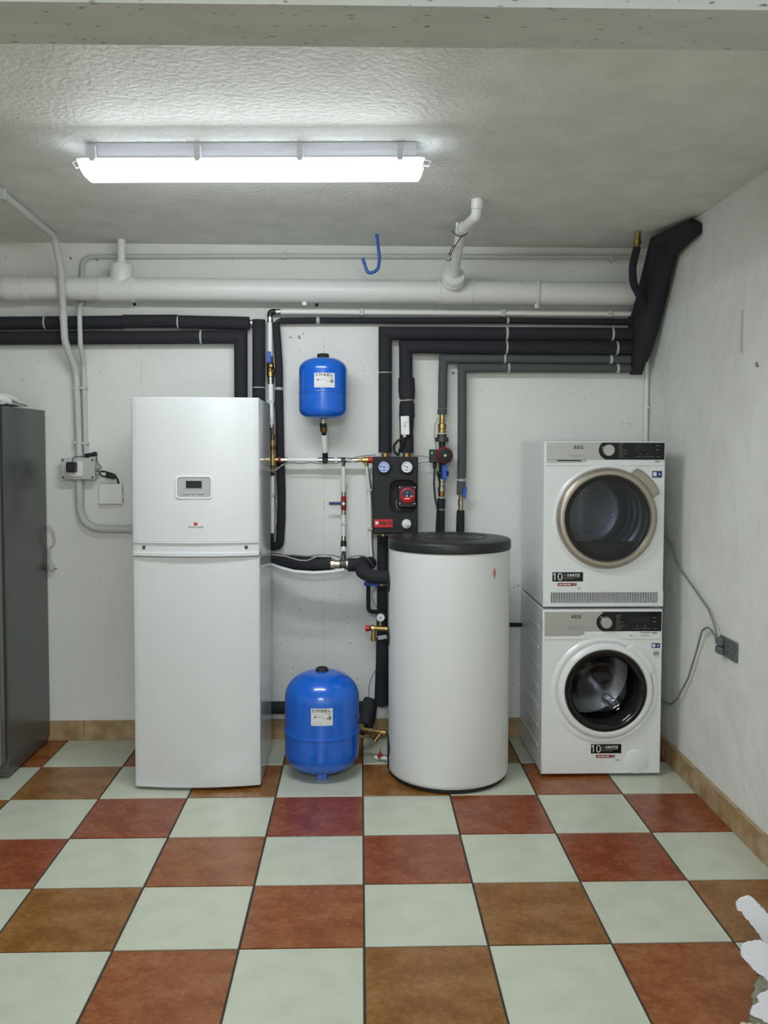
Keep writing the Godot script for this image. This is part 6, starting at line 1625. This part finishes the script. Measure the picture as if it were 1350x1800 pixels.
func sundries() -> void:
	# blue hook screwed into the ceiling
	lone("ceiling_hook", sh().tube(fil([Vector3(0.069, CEIL + 0.005, 0.262), Vector3(0.0845, 2.618, 0.262), Vector3(0.0775, 2.555, 0.262), Vector3(0.024, 2.535, 0.262), Vector3(-0.004, 2.618, 0.262)], 0.045, 8), 0.0084, 16), M.hook_blue, "blue coated metal hook hanging from the ceiling", "hook")
	# socket on the right wall
	var o := thing("wall_socket", "grey double wall socket on the right wall with two plugs", "socket", Vector3(WALL_X, 0.76, 1.12))
	var side := Basis(Vector3.UP, -PI / 2)
	wpart("plate", sh().at(Transform3D(side, Vector3(WALL_X, 0.765, 1.125))).prism(rrect(0.17, 0.085, 0.006), 0.0, 0.012, 0.003), M.socket_grey, o)
	for z in [1.085, 1.165]:
		wpart("insert", sh().at(Transform3D(side, Vector3(WALL_X, 0.765, z))).prism(rrect(0.062, 0.062, 0.01), 0.010, 0.016, 0.002), M.socket_grey, o)
	for q in [[1.145, 0.78], [1.145, 0.75], [1.185, 0.78], [1.185, 0.75]]:
		wpart("pin_hole", sh().cyl(Vector3(WALL_X - 0.0155, q[1], q[0]), Vector3(WALL_X - 0.0165, q[1], q[0]), 0.004, 10, 0.0), M.dark_inside, o)
	for q in [[1.078, 0.785, "upper grey plug at the back of right wall socket"], [1.080, 0.748, "lower grey plug at the back of right wall socket"]]:
		lone("mains_plug", sh().at(Transform3D(Basis(), Vector3(WALL_X - 0.027, q[1], q[0]))).box(Vector3.ZERO, Vector3(0.022, 0.033, 0.056), 0.008, 3), M.socket_grey, q[2], "plug")
	var cb := "appliance leads on the right wall"
	cable("mains_lead", "grey lead from dryer curving down right wall to socket", [Vector3(1.572, 0.795, 1.055), Vector3(1.572, 0.845, 1.02), Vector3(1.580, 0.90, 0.93), Vector3(1.582, 0.965, 0.75), Vector3(1.58, 1.03, 0.58), Vector3(1.577, 1.10, 0.48), Vector3(1.575, 1.155, 0.45), Vector3(1.56, 1.19, 0.36), Vector3(1.52, 1.2, 0.2)], 0.0046, M.cable_grey, "cable", cb)
	cable("mains_lead", "grey lead from washing machine arching up right wall to socket", [Vector3(1.571, 0.775, 1.060), Vector3(1.566, 0.812, 1.03), Vector3(1.566, 0.825, 0.96), Vector3(1.575, 0.79, 0.87), Vector3(1.58, 0.68, 0.80), Vector3(1.58, 0.52, 0.70), Vector3(1.577, 0.39, 0.58), Vector3(1.573, 0.325, 0.49), Vector3(1.55, 0.32, 0.36), Vector3(1.52, 0.32, 0.2)], 0.0046, M.cable_grey, "cable", cb)
	# curled wire end left in the right wall
	cable("wire_stub", "small curled dark wire end sticking out of right wall", [Vector3(WALL_X + 0.002, 1.968, 1.345), Vector3(WALL_X - 0.006, 1.974, 1.325), Vector3(WALL_X - 0.006, 1.984, 1.322), Vector3(WALL_X - 0.006, 1.987, 1.338), Vector3(WALL_X - 0.006, 1.978, 1.342), Vector3(WALL_X - 0.006, 1.966, 1.34)], 0.0014, M.rubber, "wire")
	# white cloth on the fridge
	o = thing("folded_cloth", "crumpled white cloth lying on top of fridge", "cloth", Vector3(-1.95, 1.836, 0.42))
	var f := noise(2.4, FastNoiseLite.TYPE_SIMPLEX_SMOOTH, 3, 91)
	part("fold", sheet(30, 24, func(u: float, w: float) -> Vector3:
		var x: float = lerpf(-0.30, 0.195, u)
		var z: float = lerpf(-0.20, 0.13, w)
		return Vector3(x, 0.009 + 0.006 * sin(x * 40.0 + z * 17.0) * smoothstep(-0.2, 0.0, z) + 0.006 * f.get_noise_2d(x * 5.0, z * 7.0), z), 0.005), M.cloth_white, o)
	# rolled and bunched lengths of it, each point with its thickness
	var rolls := [
		[[-0.30, 0.028, 0.09, 0.016], [-0.16, 0.038, 0.10, 0.026], [0.05, 0.046, 0.09, 0.024], [0.14, 0.044, 0.075, 0.023], [0.178, 0.034, 0.05, 0.021], [0.196, 0.016, 0.02, 0.012]],
		[[-0.26, 0.022, 0.03, 0.014], [-0.05, 0.052, 0.04, 0.018], [0.10, 0.058, 0.02, 0.016], [0.17, 0.048, -0.02, 0.014], [0.196, 0.030, -0.07, 0.010]],
		[[-0.10, 0.020, -0.03, 0.016], [0.06, 0.032, -0.04, 0.017], [0.15, 0.034, -0.07, 0.013], [0.192, 0.026, -0.13, 0.009], [0.198, 0.014, -0.19, 0.005]],
		[[-0.02, 0.018, -0.09, 0.012], [0.10, 0.022, -0.11, 0.014], [0.17, 0.018, -0.15, 0.010], [0.196, 0.012, -0.20, 0.006]],
	]
	for q in rolls:
		var c := Curve3D.new()
		for i in q.size():
			var t: Vector3 = Vector3(q[min(i + 1, q.size() - 1)][0] - q[max(i - 1, 0)][0], q[min(i + 1, q.size() - 1)][1] - q[max(i - 1, 0)][1], q[min(i + 1, q.size() - 1)][2] - q[max(i - 1, 0)][2]) / 6.0
			c.add_point(Vector3(q[i][0], q[i][1], q[i][2]), -t, t)
		var pts := []
		var rad := []
		for i in 41:
			var s: float = (q.size() - 1) * i / 40.0
			var k: int = min(int(s), q.size() - 2)
			pts.append(c.sample(k, s - k))
			rad.append(lerpf(q[k][3], q[k + 1][3], s - k) * (1.0 + 0.16 * f.get_noise_2d(s * 1.1, q[0][2] * 30.0)) * (0.55 if i == 0 or i == 40 else 1.0))
		part("fold", sh().tube(pts, rad, 14), M.cloth_white, o)
	# torn paper bag slumped in the near right corner
	o = thing("torn_bag", "slumped grey paper bag with torn white edges in near right corner", "bag", Vector3(1.36, 0, 2.46))
	var g := noise(3.0, FastNoiseLite.TYPE_SIMPLEX_SMOOTH, 3, 95)
	part("bag_body", sheet(40, 20, func(u: float, w: float) -> Vector3:
		var a: float = u * TAU
		var h: float = w
		var r: float = lerpf(1.0, 0.78, pow(h, 1.8)) * (1.0 + 0.09 * g.get_noise_2d(cos(a) * 1.3 + 5.0, sin(a) * 1.3 + h * 1.5))
		if h > 0.9:
			r *= lerpf(1.0, 0.2, (h - 0.9) * 10.0)
		return Vector3(cos(a) * 0.262 * r, 0.004 + h * 0.20 + 0.012 * g.get_noise_2d(cos(a) * 2.0, h * 4.0 + sin(a)), sin(a) * 0.055 * r), 0.003), M.bag_grey, o)
	var flaps := [
		[[-0.283, 0.325], [-0.276, 0.334], [-0.268, 0.339], [-0.254, 0.344], [-0.245, 0.344], [-0.225, 0.328], [-0.188, 0.289], [-0.067, 0.181], [-0.064, 0.050], [-0.203, 0.212], [-0.224, 0.242], [-0.243, 0.267], [-0.263, 0.288], [-0.266, 0.299], [-0.280, 0.303]],
		[[-0.321, 0.258], [-0.316, 0.269], [-0.298, 0.279], [-0.265, 0.282], [-0.244, 0.268], [-0.115, 0.218], [-0.111, 0.055], [-0.242, 0.165], [-0.263, 0.184], [-0.287, 0.201], [-0.307, 0.224], [-0.320, 0.239]],
		[[-0.310, 0.100], [-0.303, 0.122], [-0.287, 0.130], [-0.292, 0.146], [-0.281, 0.157], [-0.261, 0.166], [-0.135, 0.187], [-0.131, 0.018], [-0.259, 0.072], [-0.284, 0.088]],
	]
	var zz := [-0.06, 0.06, 0.10]
	for i in 3:
		var poly := PackedVector2Array()
		for k in flaps[i].size():
			var a := Vector2(flaps[i][k][0], max(flaps[i][k][1], 0.008))
			var b := Vector2(flaps[i][(k + 1) % flaps[i].size()][0], max(flaps[i][(k + 1) % flaps[i].size()][1], 0.008))
			var edge := (b - a).orthogonal().normalized()
			var steps: int = max(1, int(a.distance_to(b) / 0.007))
			for j in steps:
				poly.append(a.lerp(b, float(j) / steps) + edge * rng.randf_range(-1, 1) * (0.0022 if j > 0 else 0.0))
		var t := Transform3D(Basis(), Vector3(0, 0, zz[i]))
		part("torn_flap", sh().at(t).prism(poly, 0.0, 0.006, 0.0), M.torn_white, o)
	lone("plaster_crumb", sh().at(Transform3D(Basis(Vector3.UP, 0.4), Vector3(1.074, 0.012, 2.50))).box(Vector3.ZERO, Vector3(0.05, 0.022, 0.03), 0.010, 2).box(Vector3(-0.016, 0.012, 0.0), Vector3(0.022, 0.022, 0.02), 0.008, 2), M.plaster_crumb, "small yellowish plaster crumb on the floor beside the torn bag", "crumb")


const GLOW := 3.2
const LAMP_UNDER := 0.8
const LAMP_SIDE := 1.5
const SIDE_DIP := 1.0
const LAMP_COLOR := Color(0.945, 0.968, 0.988)


func _ready() -> void:
	# camera
	var cam := Camera3D.new()
	cam.name = "camera"
	add_child(cam)
	cam.position = Vector3(-0.01472, 1.64748, 4.8366)
	cam.rotation = Vector3(-0.046381, -0.029781, 0.002491)
	cam.projection = Camera3D.PROJECTION_FRUSTUM
	cam.keep_aspect = Camera3D.KEEP_HEIGHT
	cam.near = 0.05
	cam.far = 60.0
	# a lens of 1529.6 pixels on a frame 1800 pixels tall, its axis a little above the middle
	cam.size = 0.05 * 1800.0 / 1529.6155
	cam.frustum_offset = Vector2(-3.7194, -46.7201) * 0.05 / 1529.6155
	cam.current = true
	# surroundings and exposure
	var we := WorldEnvironment.new()
	we.name = "surroundings"
	var env := Environment.new()
	env.background_mode = Environment.BG_COLOR
	env.background_color = Color(0.0, 0.0, 0.0)
	env.ambient_light_source = Environment.AMBIENT_SOURCE_DISABLED
	env.tonemap_mode = Environment.TONE_MAPPER_LINEAR
	env.tonemap_exposure = 1.14
	env.sdfgi_enabled = true
	env.ssao_enabled = true
	env.ssil_enabled = true
	we.environment = env
	add_child(we)
	make_materials()
	# lamps: the one in view, and its twin on the near side of the beam
	batten_lamp("batten_lamp", "long lit white batten lamp on the ceiling", Vector3(-0.410, CEIL, 1.584), -0.047, "")
	batten_lamp("batten_lamp", "second long batten lamp on the ceiling, near side of the beam", Vector3(-0.3, CEIL, 6.2), 0.0, "", 4.2)
	build_shell()
	heat_pump()
	buffer_tank()
	wall_vessel()
	floor_vessel()
	dryer()
	washer()
	fridge()
	drainage()
	conduits()
	black_pipes()
	middle_pipes()
	pump_station()
	low_pipes()
	sundries()
